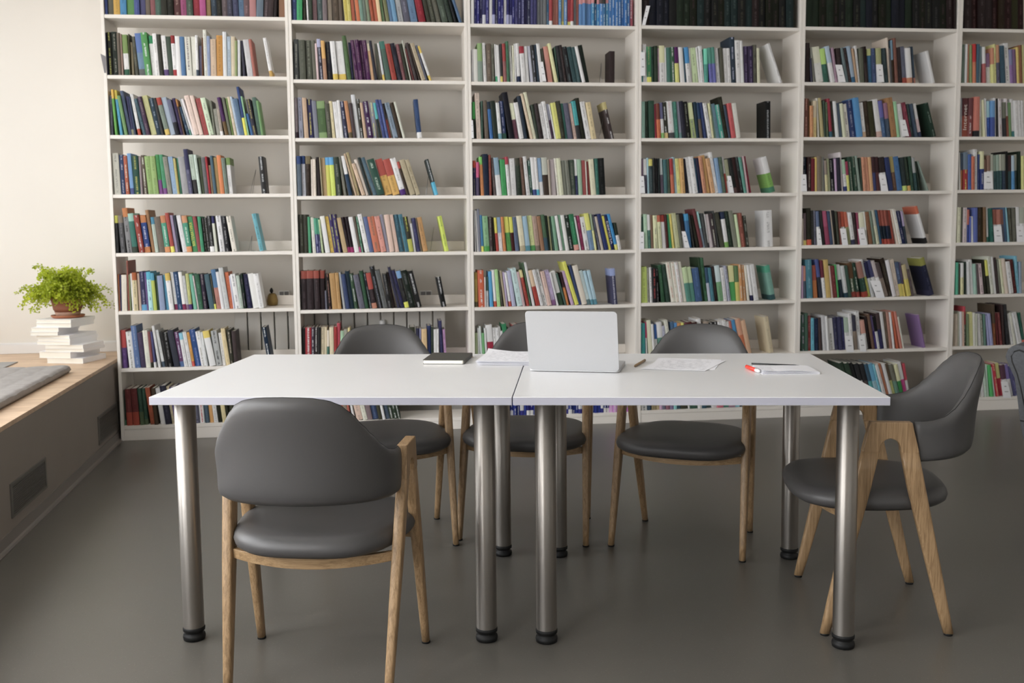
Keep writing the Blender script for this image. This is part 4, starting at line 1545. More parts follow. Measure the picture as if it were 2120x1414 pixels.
[3298,257,224,184,150,60,67,74,0,24,39,51],
[3567,115,209,166,135,69,58,48],
[3686,144,225,130,151,85,85,85],
[3835,263,210,81,137,38,39,34],
[4164,203,220,106,154,20,16,16,3,13,9,9],
[4373,259,208,68,142,24,39,51,1,73,75,53],
[4673,291,212,82,156,26,31,43],
[4973,314,212,69,145,85,85,85,3,64,65,49],
[5423,262,211,127,140,17,22,23],
[5694,146,277,82,185,82,77,72],
[5845,137,213,70,143,39,39,40],
[5995,122,263,74,164,20,16,12,3,45,56,63],
[6176,166,275,94,182,48,33,29],
[6357,292,219,97,162,20,16,16],
[6689,281,226,109,162,39,40,46,0,60,30,26],
[6979,296,215,108,135,85,85,85,0,73,52,42],
[7294,117,225,110,151,18,23,28],
[7415,147,227,110,147,25,31,37,0,74,52,47],
[8570,201,203,258,147,85,85,85]],
(5, 2): [[
222,272,236,6,155,38,24,20,4,64,49,44],
[518,100,236,12,164,48,39,29],
[654,185,192,29,121,79,58,43],
[844,217,223,6,148,82,74,53,3,78,73,63],
[1200,110,240,65,161,84,83,79],
[1408,202,242,103,157,68,64,48],
[1616,138,226,60,144,23,28,24],
[1765,104,215,62,154,31,36,27],
[1961,185,238,103,163,57,23,28,0,22,36,42],
[2152,167,224,101,148,14,14,10],
[2361,190,221,116,141,84,85,85],
[2570,224,211,121,155,32,37,43],
[2839,195,209,137,129,81,82,72],
[3048,255,206,139,144,84,83,79,4,43,38,39],
[3347,376,229,154,150,18,23,38,4,55,55,62],
[3737,348,243,147,156,35,55,73],
[4097,261,215,136,137,85,85,85,0,76,65,55],
[4368,285,224,133,163,19,15,11],
[4669,330,224,133,152,21,21,13],
[5091,348,237,166,150,85,85,85,0,76,65,61],
[5453,262,228,159,151,28,37,49,3,40,40,63],
[5725,212,213,140,137,24,29,35,3,56,41,47],
[5998,379,246,163,157,63,48,34],
[6392,213,223,151,148,61,79,63],
[6665,331,209,174,147,85,85,85,2,85,85,85],
[7121,203,220,223,159,44,20,25],
[7334,200,210,189,147,24,29,29],
[7577,171,211,204,131,24,29,35],
[7791,232,212,218,134,83,75,76,3,85,85,85,0,18,22,32],
[8738,287,219,285,150,12,20,16,4,47,53,49]],
(5, 3): [[
242,273,214,27,135,10,14,18,4,53,53,59],
[522,201,214,5,141,17,9,9,4,67,62,57],
[760,246,203,19,134,41,15,18],
[1029,127,211,25,152,81,71,43],
[1178,285,220,34,136,49,45,40],
[1506,143,214,48,137,52,52,48],
[1656,63,214,49,133,53,53,59],
[1775,166,192,77,129,83,80,64,3,58,53,49],
[1955,86,203,80,130,51,52,42],
[2075,320,203,95,148,8,8,12,4,61,62,62],
[2404,146,203,66,149,75,65,77],
[2584,192,209,80,137,14,14,19],
[2795,145,243,84,159,84,81,82],
[3005,204,198,114,131,85,85,85,3,65,77,67,0,19,23,42],
[3216,170,186,104,115,83,83,51,3,56,23,32],
[3426,229,215,121,151,18,27,22,4,60,61,56],
[3697,207,216,136,153,18,27,22,4,60,61,56],
[3939,175,222,147,140,54,60,56],
[4120,64,209,82,146,22,27,23],
[4241,197,212,108,134,77,56,46],
[4483,205,212,125,154,77,56,46],
[4694,205,212,111,147,80,64,49],
[4906,202,214,96,152,22,23,37,3,24,15,16],
[5118,258,214,97,156,37,23,24,3,24,15,16],
[5452,343,212,127,146,85,85,85,3,18,15,15],
[5908,292,211,172,154,18,22,37],
[6212,316,216,169,143,39,30,25,3,66,61,41],
[6548,352,216,169,142,30,44,61],
[6914,231,210,145,140,16,20,20,0,70,77,46],
[7220,206,211,174,150,15,20,16,0,79,63,39],
[7434,195,218,128,143,18,27,22],
[7679,177,210,147,139,18,27,27,3,61,62,62],
[7924,59,188,178,121,15,20,16],
[8507,83,200,391,147,54,60,56]],
(5, 4): [[
257,91,166,19,119,83,78,73],
[376,208,200,34,142,40,35,36,0,82,77,47],
[616,254,231,45,156,13,13,9,0,74,36,28],
[885,200,216,47,140,20,20,20],
[1095,142,216,47,135,35,35,40],
[1305,206,211,77,149,85,85,85,3,38,43,54],
[1605,137,217,117,154,13,13,13],
[1816,290,212,148,155,55,27,36,3,64,34,44],
[2116,175,212,135,136,23,28,37],
[2297,116,217,132,151,83,78,73],
[2418,167,216,105,136,13,13,9,3,13,13,13],
[2629,146,211,122,143,26,27,23],
[2780,117,204,96,143,41,23,20],
[2931,256,207,110,128,85,85,85,3,69,34,27],
[3324,204,206,170,131,57,58,43,3,71,40,32],
[3535,233,203,158,143,85,85,85,0,21,21,30],
[3778,234,202,144,147,25,21,21],
[4020,113,201,100,132,55,27,36],
[4172,355,198,116,128,85,85,85,3,84,84,75],
[4567,84,207,128,143,84,84,81],
[4719,238,205,159,127,51,37,28],
[4993,153,211,170,148,44,50,45],
[5206,175,217,195,134,76,76,66,3,67,68,63],
[5389,176,217,181,158,21,34,44],
[5572,173,216,168,147,9,13,17,3,56,32,28,0,61,28,24],
[5756,173,216,169,142,9,13,17,3,56,32,28,0,61,28,24],
[5939,144,216,169,140,10,14,22,3,56,32,28,0,61,28,24],
[6122,172,216,183,139,10,14,22,3,56,32,28,0,61,28,24],
[6306,144,216,184,155,54,26,22],
[6551,97,218,226,150,83,78,73],
[6674,204,224,234,151,84,84,81,4,71,61,56],
[6888,234,211,218,148,11,14,28,4,51,51,57],
[7134,147,210,190,144,16,20,24,3,66,61,73],
[8489,189,247,322,158,85,85,85,1,75,42,33,0,13,13,13]],
(5, 5): [[
259,115,207,18,150,70,60,71],
[409,158,204,33,140,29,33,38,3,73,53,48],
[619,389,244,56,153,29,47,53,4,49,64,70],
[1101,274,207,92,134,70,45,29,3,60,32,28],
[1493,233,245,143,163,19,20,24,3,31,35,55],
[1734,175,238,122,166,85,85,85,3,39,18,22],
[1916,313,241,109,155,76,66,43],
[2279,115,203,126,146,83,76,71],
[2400,234,203,126,129,39,18,18],
[2642,112,211,122,150,29,60,36],
[2855,278,209,167,134,15,19,23,3,85,85,85],
[3158,200,203,172,140,74,75,75,0,17,25,30],
[3371,234,203,173,140,23,32,28],
[3614,344,220,162,158,23,31,23,3,36,27,19,0,52,25,22,4,83,83,78],
[4010,212,220,177,151,16,25,21,0,52,25,22,4,83,83,78],
[4377,312,228,239,147,16,25,21,3,58,43,39,0,59,27,23],
[4713,197,243,240,163,83,83,47,3,85,85,85],
[4957,191,228,254,149,74,75,75,3,14,14,27],
[5233,245,239,284,155,85,85,85,3,27,28,42],
[5539,221,237,301,163,85,85,85,3,71,67,67],
[5785,257,224,303,154,54,49,45,3,31,27,27],
[6061,261,251,261,179,17,13,10,4,33,33,29],
[6338,233,237,236,165,85,84,85],
[6584,294,238,209,166,80,75,70],
[6893,266,222,195,154,29,34,44,2,78,73,41],
[7170,119,221,183,152,32,28,37,2,81,74,42],
[7386,264,205,226,150,78,73,41,3,70,65,51],
[7665,147,175,225,129,31,27,27],
[8812,347,251,306,155,13,14,22,1,55,55,30,0,20,20,29]],
(5, 6): [[
320,235,232,31,143,19,28,24,4,63,58,64],
[562,206,240,31,153,27,37,32],
[773,203,222,19,141,51,22,22,4,74,51,52],
[1015,232,207,34,147,46,73,81],
[1258,233,206,34,137,11,16,25],
[1531,183,209,49,150,28,23,23],
[1804,229,224,88,161,75,75,76],
[2047,133,220,90,152,85,85,85],
[2229,383,203,111,134,85,85,85,3,85,85,85,4,46,47,42],
[2625,237,210,94,135,23,23,33,4,39,39,45],
[2869,201,213,94,145,23,23,33],
[3082,201,209,95,145,24,24,39],
[3296,281,206,97,146,85,85,85,3,67,74,68],
[3602,224,232,102,160,85,85,85],
[3847,238,220,107,158,53,48,43,3,23,23,28],
[4092,279,245,99,179,85,85,85,2,85,85,85],
[4521,295,188,172,120,85,85,85,3,79,60,55],
[4828,172,211,157,144,13,9,9],
[5074,155,229,187,147,41,32,27],
[5259,177,217,196,153,23,19,44,3,38,33,49],
[5444,177,211,187,137,85,85,85,3,8,8,8],
[5628,237,233,172,167,17,17,31,3,28,23,23],
[5875,208,238,156,155,85,85,85],
[6091,204,237,144,165,44,39,34],
[6308,175,237,145,155,66,50,45],
[6493,121,236,146,149,85,85,85],
[6710,145,240,183,156,69,37,28],
[6927,177,241,209,167,78,52,47],
[7113,118,208,208,152,84,84,80],
[8593,130,218,240,156,52,42,59]],
(5, 7): [[
3681,278,264,305,175,20,26,21],
[3989,270,263,307,185,20,26,21],
[4297,286,260,312,163,55,56,50,3,18,18,19],
[4605,288,254,294,169,85,85,85,3,18,18,19],
[4914,282,252,272,185,33,28,28,3,18,18,19],
[5223,226,251,274,167,35,63,64,3,25,35,42],
[5471,283,250,275,181,63,77,82,3,43,66,79],
[5781,127,249,277,184,50,75,81],
[5967,212,244,296,178,85,85,85],
[6215,202,250,302,157,75,50,39],
[6432,198,248,280,183,85,85,85,3,85,85,85],
[6650,220,247,281,165,83,83,57,3,42,37,31],
[6899,204,244,285,168,41,54,48,3,45,45,40],
[7117,236,241,250,154,24,51,29,3,84,84,69],
[7366,266,254,238,181,75,32,55,3,85,85,85],
[7647,179,242,197,157,85,85,85,3,74,32,37]],
(6, 0): [[
396,453,299,36,185,15,11,11],
[870,395,299,36,185,13,5,5,4,29,20,20],
[1284,468,301,37,185,15,11,11],
[1774,383,304,38,185,15,11,11],
[2175,450,306,38,185,13,5,5,4,29,20,20],
[2646,398,304,39,185,15,11,7],
[3063,458,304,40,185,13,5,5,4,29,20,20],
[3542,472,307,41,185,17,17,9],
[4037,381,306,41,185,13,5,5,4,29,20,20]],
(6, 1): [[
335,188,240,27,175,44,51,46],
[529,132,240,7,165,85,85,85],
[702,133,241,22,171,78,56,46],
[888,155,235,42,164,53,60,43],
[1047,182,241,36,157,77,49,39,3,72,25,25],
[1234,203,241,0,177,31,42,49],
[1463,147,229,7,153,45,51,53],
[1741,178,223,63,151,68,40,40,3,85,85,85],
[1949,372,186,75,134,85,85,85,3,57,46,59],
[2332,190,218,70,139,84,84,58,3,78,56,46],
[2526,132,243,62,174,83,82,59],
[2680,198,237,68,160,34,34,41,3,72,55,44],
[2945,344,232,93,157,23,33,39],
[3322,326,251,101,174,85,85,85,4,51,52,47],
[3657,234,213,90,138,58,47,66,3,53,54,67],
[3902,184,214,90,138,47,37,49],
[4091,157,226,78,159,82,74,47],
[4253,167,239,71,154,52,36,27],
[4428,171,240,71,152,83,82,59]],
(6, 2): [[
335,135,242,27,153,69,70,72],
[474,372,242,7,163,56,30,25,3,34,19,20,4,85,85,85],
[856,312,243,-7,164,49,29,29,3,42,27,28,4,85,85,85],
[1239,323,249,17,173,77,49,44,0,16,16,17],
[1622,167,234,37,145,84,84,79,3,85,85,84],
[1901,122,231,83,162,84,84,71],
[2027,116,240,61,149,85,85,85],
[2146,238,224,53,157,24,34,58,3,66,80,83],
[2390,268,225,38,157,29,35,59,3,43,60,78],
[2670,134,244,39,155,85,85,85],
[2845,134,241,54,152,16,16,17],
[3021,239,241,68,150,84,82,83,4,63,52,47],
[3266,149,216,56,153,16,16,17,3,40,41,36],
[3512,170,242,98,174,58,37,32,3,84,82,83],
[3688,177,216,73,145,45,57,41],
[3899,197,239,85,153,85,85,85,0,27,48,49],
[4110,269,229,87,145,85,85,85],
[4392,171,230,87,142,85,85,85],
[4568,172,229,72,163,85,85,85]],
(6, 3): [[
383,102,237,50,159,84,84,82],
[488,100,230,5,169,65,43,30,3,26,31,37],
[662,301,237,35,161,61,25,25,3,43,49,55,4,82,78,47],
[977,214,224,36,159,31,42,66],
[1200,187,211,36,139,76,46,37],
[1396,239,256,37,165,85,85,85,0,85,85,85],
[1641,134,224,21,143,20,25,41],
[1817,239,243,37,165,21,26,47,3,84,84,69,4,85,85,85],
[2062,168,191,19,138,85,85,85,3,43,33,28],
[2273,203,217,38,158,85,85,85,3,52,42,37],
[2519,201,224,54,147,85,85,85,3,67,68,63],
[2730,202,217,55,154,20,30,31,3,51,57,52],
[2941,202,221,55,152,20,30,31,3,60,67,62],
[3152,168,224,55,139,20,30,31,3,67,68,63],
[3329,206,224,55,165,18,23,29,3,57,58,53],
[3540,172,243,54,156,9,9,9],
[3717,237,217,40,148,20,30,31,3,26,18,18],
[4000,207,217,57,141,37,58,77,3,71,78,83],
[4212,172,224,41,164,18,23,23,3,57,58,53],
[4424,172,243,56,157,10,15,11],
[4601,173,214,42,149,84,84,58]],
(6, 4): [[
290,239,225,19,151,84,84,74],
[535,169,225,4,141,38,38,34],
[746,274,222,20,150,83,78,79,4,53,49,49],
[1027,171,209,19,152,20,25,46,3,71,44,40],
[1202,74,163,15,105,36,42,71],
[1343,137,166,53,111,85,85,85],
[1483,240,221,37,143,36,41,64],
[1730,202,224,21,150,20,16,12],
[1976,169,224,37,147,27,23,14],
[2188,202,224,53,160,50,40,31],
[2435,132,224,69,145,85,85,85,0,25,45,40],
[2647,206,215,104,140,18,36,32],
[2859,237,208,56,134,85,85,85,3,64,43,38],
[3142,237,208,73,151,85,85,85,3,64,43,38],
[3461,206,208,108,148,39,39,45,3,57,41,37],
[3674,135,221,104,163,29,39,50],
[3887,137,222,136,140,57,75,81],
[4029,207,214,107,147,30,30,26],
[4242,207,220,89,143,38,38,34],
[4456,242,223,73,152,85,85,85,3,85,85,85],
[4705,312,219,58,152,85,85,85,3,65,66,61]],
(6, 5): [[
315,183,207,24,129,38,69,58],
[512,155,197,28,138,29,29,25],
[688,185,204,35,147,84,83,66,3,85,85,85],
[878,236,210,25,132,12,20,16],
[1217,176,210,69,137,84,85,85],
[1464,206,223,99,142,85,85,85],
[1676,169,196,90,143,60,72,67],
[1853,112,196,91,126,35,30,31],
[2066,240,197,139,129,83,76,77,4,19,15,16],
[2314,166,223,117,142,14,14,10],
[2562,193,220,151,147,21,21,17,3,83,83,45],
[2775,240,243,155,169,82,83,78],
[3024,162,242,141,161,85,85,85],
[3238,206,236,159,149,27,23,23],
[3451,112,221,120,159,54,55,50],
[3665,165,226,163,154,82,83,72],
[3843,178,229,164,152,79,74,69],
[4058,287,209,177,131,85,85,85],
[4379,240,222,185,140,29,12,12],
[4629,208,243,115,159,51,73,81],
[4844,174,205,59,140,58,64,71]],
(6, 6): [[
345,156,211,18,134,69,64,58],
[522,162,210,25,148,79,74,68],
[699,56,223,29,155,72,73,67],
[805,167,223,50,148,85,85,85],
[983,104,223,51,164,76,65,59],
[1089,152,256,44,185,33,34,29,3,73,31,35,4,84,84,82],
[1266,105,209,53,136,45,51,40],
[1408,290,219,68,147,84,84,61],
[1707,159,215,60,158,84,84,81],
[1870,94,208,54,129,72,73,67],
[2048,210,208,92,141,85,85,85],
[2297,138,205,107,145,52,53,47,4,85,85,85],
[2440,132,204,73,150,39,51,46],
[2690,147,198,129,125,64,65,80],
[2868,207,208,141,141,64,65,80],
[3082,184,266,79,167,44,28,19,3,31,26,21],
[3333,136,213,106,157,34,14,15],
[3547,207,213,140,134,42,22,22],
[3762,136,265,94,182,23,18,18],
[3977,207,266,121,185,17,17,18],
[4372,163,207,206,141,85,85,85],
[4552,168,214,209,142,84,84,79],
[4803,170,215,242,138,85,85,85],
[4983,136,218,240,152,85,85,85],
[5127,172,213,211,144,17,32,27,0,75,41,37]],
(6, 7): [[
746,336,204,139,138,84,84,80],
[1102,337,203,141,130,70,64,57],
[1459,337,202,142,142,85,85,85],
[1816,345,201,143,124,30,30,25],
[2173,204,199,109,137,84,84,80],
[2424,210,198,127,132,85,85,85],
[2675,173,205,142,150,77,84,78],
[2854,102,210,106,142,78,84,80],
[3033,190,211,140,144,36,69,42],
[3285,75,197,166,143,85,85,85],
[3429,206,219,198,159,73,26,31,4,84,84,67],
[3644,327,218,188,141,73,26,31,3,84,84,57],
[4005,269,210,194,136,85,85,85,3,35,24,30],
[4365,255,211,229,143,85,85,85,3,50,45,66],
[4654,308,204,236,132,32,32,45],
[4979,275,202,221,131,58,52,46],
[5269,174,200,187,138,84,84,80]],
}
allb = []
for (c, k), numbers in BOOKS.items():
    row = []
    for p in numbers:
        a, t, h, ln, d = p[:5]
        mods = [('btBTl'[p[i]], dec(p[i+1:i+4])) for i in range(8, len(p), 4)]
        row.append(dict(c=c, k=k, a=a/1e4, t=t/1e4, h=h/1e3, lean=ln/1e3, d=d/1e3, col=dec(p[5:8]), mods=mods))
    for i, b in enumerate(row):
        b['i'] = i; b['n'] = len(row); b['row'] = row; b['name'] = colour_name(b['col'])
        w = 1.0
        if k == 0: w = .3 if c > 1 else .22
        if k == 7: w = .12
        if k == 6 and c in (2, 3, 4): w = .45
        b['area'] = b['t'] * b['h'] * w + (1e-3 if b['lean'] > .05 and i == len(row)-1 and k < 6 else 0)
    allb += row
for tx_, words, up_, colr in ((403, 'МАТЕМАТИКА', True, (.80, .76, .10)), (1269.4, 'ЕВРОПА', False, (.78, .78, .82)), (1999, 'Internet', True, (.72, .66, .60))):
    c_, k_ = {403: (1, 4), 1269.4: (3, 4), 1999: (6, 2)}[tx_]
    yy_ = {403: 520, 1269.4: 515, 1999: 282}[tx_]
    ap, _z = on_case(tx_, yy_, .012); ap -= (c_ - 1) * UW
    tb_ = min((q for q in allb if q['c'] == c_ and q['k'] == k_), key=lambda q: abs(q['a'] + q['t']/2 - ap))
    tb_['title'] = (words, up_, colr); tb_['area'] += 1; tb_['mods'] = [q for q in tb_['mods'] if q[0] != 'l']; tb_['plain'] = True
allb.sort(key=lambda b: -b['area'])
big, rest_ = allb[:300], allb[300:]
used = set()
CASE = ['leftmost bookcase', 'second bookcase', 'third bookcase', 'fourth bookcase', 'fifth bookcase', 'rightmost bookcase']
def label_for(b):
    sz = 'thin' if b['t'] < .020 else 'thick' if b['t'] > .036 else 'tall' if b['h'] > .265 else ''
    band = next((m_ for m_ in b['mods'] if m_[0] in 'tTbB'), None)
    bn_ = colour_name(band[1]) if band else None
    det = (' with %s %s' % (bn_, 'top' if band[0] in 'tT' else 'foot')) if band and bn_ != b['name'] else ''
    place = '%s shelf down, %s' % (ORD[b['k']], CASE[b['c']-1])
    i, n, row = b['i'], b['n'], b['row']
    me = (sz + ' ' if sz else '') + b['name'] + ' book' + det
    opts = []
    if i == n-1: opts.append('%s, last on the right, %s' % (me, place))
    if i == 0: opts.append('%s, first on the left, %s' % (me, place))
    if 0 < i: opts.append('%s, right of a %s one, %s' % (me, row[i-1]['name'], place))
    j = i + 1 if i < n/2 else n - i
    side = 'left' if i < n/2 else 'right'
    opts.append('%s, %s from the %s, %s' % (me, ORD[j-1], side, place))
    for o_ in opts[:-1]:
        # must not fit another book of the row
        key = o_.split(',')[0] + o_.split(',')[1]
        if 'right of a' in o_:
            same = [q for q in range(1, n) if row[q]['name'] == b['name'] and row[q-1]['name'] == row[i-1]['name']]
            if len(same) > 1: continue
        if o_ not in used and len(o_.replace(',', '').split()) <= 16: used.add(o_); return o_
    o_ = opts[-1]
    if len(o_.replace(',', '').split()) > 16: o_ = o_.replace(det, '')
    used.add(o_); return o_
def add_title(b, parent):
    words, up_, colr = b['title']
    cu = bpy.data.curves.new('title', 'FONT'); cu.body = words; cu.align_x = 'CENTER'; cu.align_y = 'CENTER'; cu.extrude = .0002; cu.size = 1.0
    tmp = bpy.data.objects.new('title', cu); COL.objects.link(tmp); bpy.context.view_layer.update()
    me = bpy.data.meshes.new_from_object(tmp.evaluated_get(bpy.context.evaluated_depsgraph_get())); bpy.data.objects.remove(tmp)
    xs = [v.co.x for v in me.vertices]; ys = [v.co.y for v in me.vertices]
    L, Hh = max(xs) - min(xs), max(ys) - min(ys); sx_ = b['h'] * .66 / L; sy_ = b['t'] * .62 / Hh
    X = Vector((0, 0, 1)) if up_ else Vector((0, 0, -1)); Y = Vector((-1, 0, 0)) if up_ else Vector((1, 0, 0)); Zn = Vector((0, -1, 0))
    R_ = Matrix(((X.x, Y.x, Zn.x, 0), (X.y, Y.y, Zn.y, 0), (X.z, Y.z, Zn.z, 0), (0, 0, 0, 1)))
    rot = Matrix.Rotation(-b['lean'], 4, 'Y')
    me.transform(rot @ Matrix.Translation((b['t']/2, -.0006, b['h']*.5)) @ R_ @ Matrix.Diagonal((sx_, sy_, 1, 1)))
    me.materials.clear(); me.materials.append(mat('title_foil', colr, .5, var=.02))
    o = bpy.data.objects.new('title', me); COL.objects.link(o); o.parent = parent
def place_book(b, cov, pag, origin=None):
    x = (b['c']-1)*UW + b['a']; z = boards(b['c'])[b['k']]
    y = .012 + random.uniform(-.008, .012)
    book_shapes(cov, pag, b['t'], b['h'], b['d'], b['lean'], origin or (x, y, z), b['col'], b['mods'], random, b.get('plain', False))
    return x, y, z
for b in big:
    cov, pag = MB(), MB()
    place_book(b, cov, pag, (0, 0, 0))
    x = (b['c']-1)*UW + b['a']; z = boards(b['c'])[b['k']]; y = .012 + random.uniform(-.008, .012)
    o = cov.build('book', MT['cover'], fix=False); o.matrix_world = BM @ Matrix.Translation((x, y, z))
    tag(o, label_for(b), 'book', 'books standing on the library shelves')
    p_ = pag.build('page_block', MT['pages'], fix=False); p_.parent = o
    if b.get('title'): add_title(b, o)
cov = MB(); pag = MB()
for b in rest_: place_book(b, cov, pag)
o = cov.build('book_rows', MT['cover'], fix=False); o.matrix_world = BM
tag(o, 'many upright books of all colours filling the shelves of the white bookcases', 'books', 'books standing on the library shelves', 'stuff')
p_ = pag.build('page_blocks', MT['pages'], fix=False); p_.parent = o; p_['kind'] = 'stuff'

# white label cards standing on the shelves in front of the books
CARDS = [(1329,1336,52,1338,1346,12,'leaning off the top shelf of the fourth bookcase, before black volumes'), (1326,1336,157,1326,1335,108,'at the left end of the second shelf down, fourth bookcase'),
 (1325,1335.5,400,1325,1333,364.5,'at the left end of the fourth shelf down, fourth bookcase'), (1511,1519.6,399.5,1505,1513,364,'among books on the fourth shelf down, fourth bookcase'),
 (1324,1333.6,516,1325,1333,480,'at the left end of the fifth shelf down, fourth bookcase'), (1418,1428,513,1411,1419,479,'among books on the fifth shelf down, fourth bookcase'),
 (1737,1751,170,1729,1743,134,'left one of two on the second shelf down, fifth bookcase'), (1817,1830.6,170,1814.5,1827,134,'right one of two on the second shelf down, fifth bookcase'),
 (1868,1882,282,1863,1874,248,'on the third shelf down, fifth bookcase'), (1658,1670.5,396,1659,1669,361,'at the left end of the fourth shelf down, fifth bookcase'),
 (1825,1839,396,1819,1833,361,'among books on the fourth shelf down, fifth bookcase'), (1693,1702,508,1692,1698,474,'leftmost of three on the fifth shelf down, fifth bookcase'),
 (1744,1756,508,1739,1751,473,'middle of three on the fifth shelf down, fifth bookcase'), (1781,1796,508,1776,1789,474,'rightmost of three on the fifth shelf down, fifth bookcase'),
 (1815,1832,617,1801,1822,581,'wide one on the sixth shelf down, fifth bookcase'), (1753,1768,729,1749.5,1764,695,'left one of two on the seventh shelf down, fifth bookcase'),
 (1781,1794,728,1776,1790,694,'right one of two on the seventh shelf down, fifth bookcase'), (2037,2056,391,2037,2054,356,'on the fourth shelf down, rightmost bookcase'),
 (2059,2076,501,2057,2073,468,'left one of two on the fifth shelf down, rightmost bookcase'), (2106,2121,501,2104,2119,468,'right one of two on the fifth shelf down, rightmost bookcase'),
 (2077,2094,824,2072,2086,790,'on the lowest shelf of the rightmost bookcase'), (976,981,286,975,979,249,'stuck to the left side panel of the third bookcase'),
 (1123,1131,168,1117,1124,128,'among books on the second shelf down, third bookcase')]
for i, (bl, br, yb, tl, tr, yt, wh) in enumerate(CARDS):
    A = [on_case(x, y, -.002) for x, y in ((bl, yb), (br, yb), (tr, yt), (tl, yt))]
    zf = min(A[0][1], A[1][1])
    m = MB(); m.prism([(a, z) for a, z in A], 'y', -.0022, -.0014)
    o = m.build('label_card', MT['card'], fix=True); o.matrix_world = BM
    tag(o, 'white label card ' + wh, 'label card', 'white label cards on the shelves')
    w_ = A[1][0] - A[0][0]; hh = A[3][1] - A[0][1]
    m = MB()
    def at(u, v): return (A[0][0] + u*w_ + v*(A[3][0]-A[0][0]), A[0][1] + v*hh)
    for u0, u1, v0, v1 in ((.34, .58, .68, .73), (.28, .74, .36, .40)):
        m.prism([at(u0, v0), at(u1, v0), at(u1, v1), at(u0, v1)], 'y', -.0026, -.0022)
    q = m.build('printed_line', MT['sock']); q.parent = o
A = [on_case(x, y, -.003) for x, y in ((216, 151), (219, 151), (219, 117), (208, 111))]
m = MB(); m.prism([(a, z) for a, z in A], 'y', -.0034, -.0026); o = m.build('label_card', MT['dcard']); o.matrix_world = BM
tag(o, 'small dark grey tag on the left edge of the leftmost bookcase', 'label card')

# thin wire stands behind the single display books
for (x0, y0, x1, y1, wh) in [(521, 402, 540, 352, 'fourth shelf down, leftmost bookcase'), (518, 523, 532, 488, 'fifth shelf down, leftmost bookcase'), (884, 404, 897, 352, 'fourth shelf down, second bookcase'),
        (893, 521, 907, 470, 'fifth shelf down, second bookcase'), (1246, 168, 1252, 132, 'second shelf down, third bookcase'), (1243, 286, 1256, 245, 'third shelf down, third bookcase')]:
    a0, z0_ = on_case(x0, y0, .06); a1, z1_ = on_case(x1, y1, .10)
    zz = min(boards(1)[k] for k in range(8) if abs(boards(1)[k] - z0_) < .16) if any(abs(boards(1)[k] - z0_) < .16 for k in range(8)) else z0_
    c_ = int(a0 // UW); zz = min(boards(c_+1), key=lambda v: abs(v - z0_)) + .0016
    m = MB(); m.tube([(a1 - .012, .05, zz), (a0 - .008, .05, zz), (a1 - .026, .08, z1_), (a0 - .002, .12, zz), (a1 - .012, .12, zz)], .0011, 6)
    o = m.build('book_stand', MT['wire']); o.matrix_world = BM
    tag(o, 'thin wire book stand beside the single upright book, ' + wh, 'book stand', 'wire stands holding single books')

# radiator, sockets and ornament behind the shelves
rd = empty('radiator', label='white panel radiator seen through the bookcases near the window bench', cat='radiator'); rd.matrix_world = BM
xx = .62
while xx < 1.86:
    m = MB(); m.box((xx, .31, .12), (xx + .074, .40, .738)); o = m.build('radiator_section', MT['rad'], bevel=.006); o.parent = rd; xx += .0815
m = MB(); m.box((.62, .34, .16), (1.90, .37, .19)); m.box((.62, .34, .68), (1.90, .37, .71)); o = m.build('header_pipe', MT['rad']); o.parent = rd
m = MB(); m.lathe((0, 0, 0), [(.012, 0), (.02, .01), (.02, .05), (.014, .06)], 16); o = m.build('radiator_valve', MT['white']); o.parent = rd
a_, z_ = on_case(792, 672, .30); o.matrix_world = BM @ Matrix.Translation((a_, .292, z_ - .03))
for (xa, xb, ya, yb, wh) in ((577, 600, 602, 615, 'near the right end of the sixth shelf, leftmost bookcase'), (869, 894, 602, 613, 'seen behind the black books of the second bookcase')):
    a0, z1_ = on_case(xa, ya, .46); a1, z0_ = on_case(xb, yb, .46)
    s_ = empty('wall_socket', label='grey wall socket ' + wh, cat='socket', group='sockets on the back wall'); s_.matrix_world = BM
    m = MB(); m.box((a0, .452, z0_), (a1, .4695, z1_)); o = m.build('socket_frame', MT['white'], bevel=.002); o.parent = s_
    m = MB(); c_ = (a0 + a1) / 2; m.box((a0 + .006, .449, z0_ + .006), (c_ - .003, .452, z1_ - .006)); m.box((c_ + .003, .449, z0_ + .006), (a1 - .006, .452, z1_ - .006)); o = m.build('socket_insert', MT['sock']); o.parent = s_
a_, z_ = on_case(564, 612, .22); zz = boards(1)[5] + .0003
orn = empty('ornament', label='small brown brass ornament on the sixth shelf of the leftmost bookcase', cat='ornament'); orn.matrix_world = BM @ Matrix.Translation((a_, .215, zz))
m = MB(); m.lathe((0, 0, 0), [(.02, 0), (.031, .004), (.034, .03), (.027, .062), (.020, .072), (.012, .075)], 20); o = m.build('ornament_body', MT['brass']); o.parent = orn
m = MB(); m.lathe((-.004, 0, .075), [(.004, 0), (.010, .008), (.011, .018), (.005, .03), (.001, .034)], 14); o = m.build('ornament_knob', MT['black']); o.parent = orn

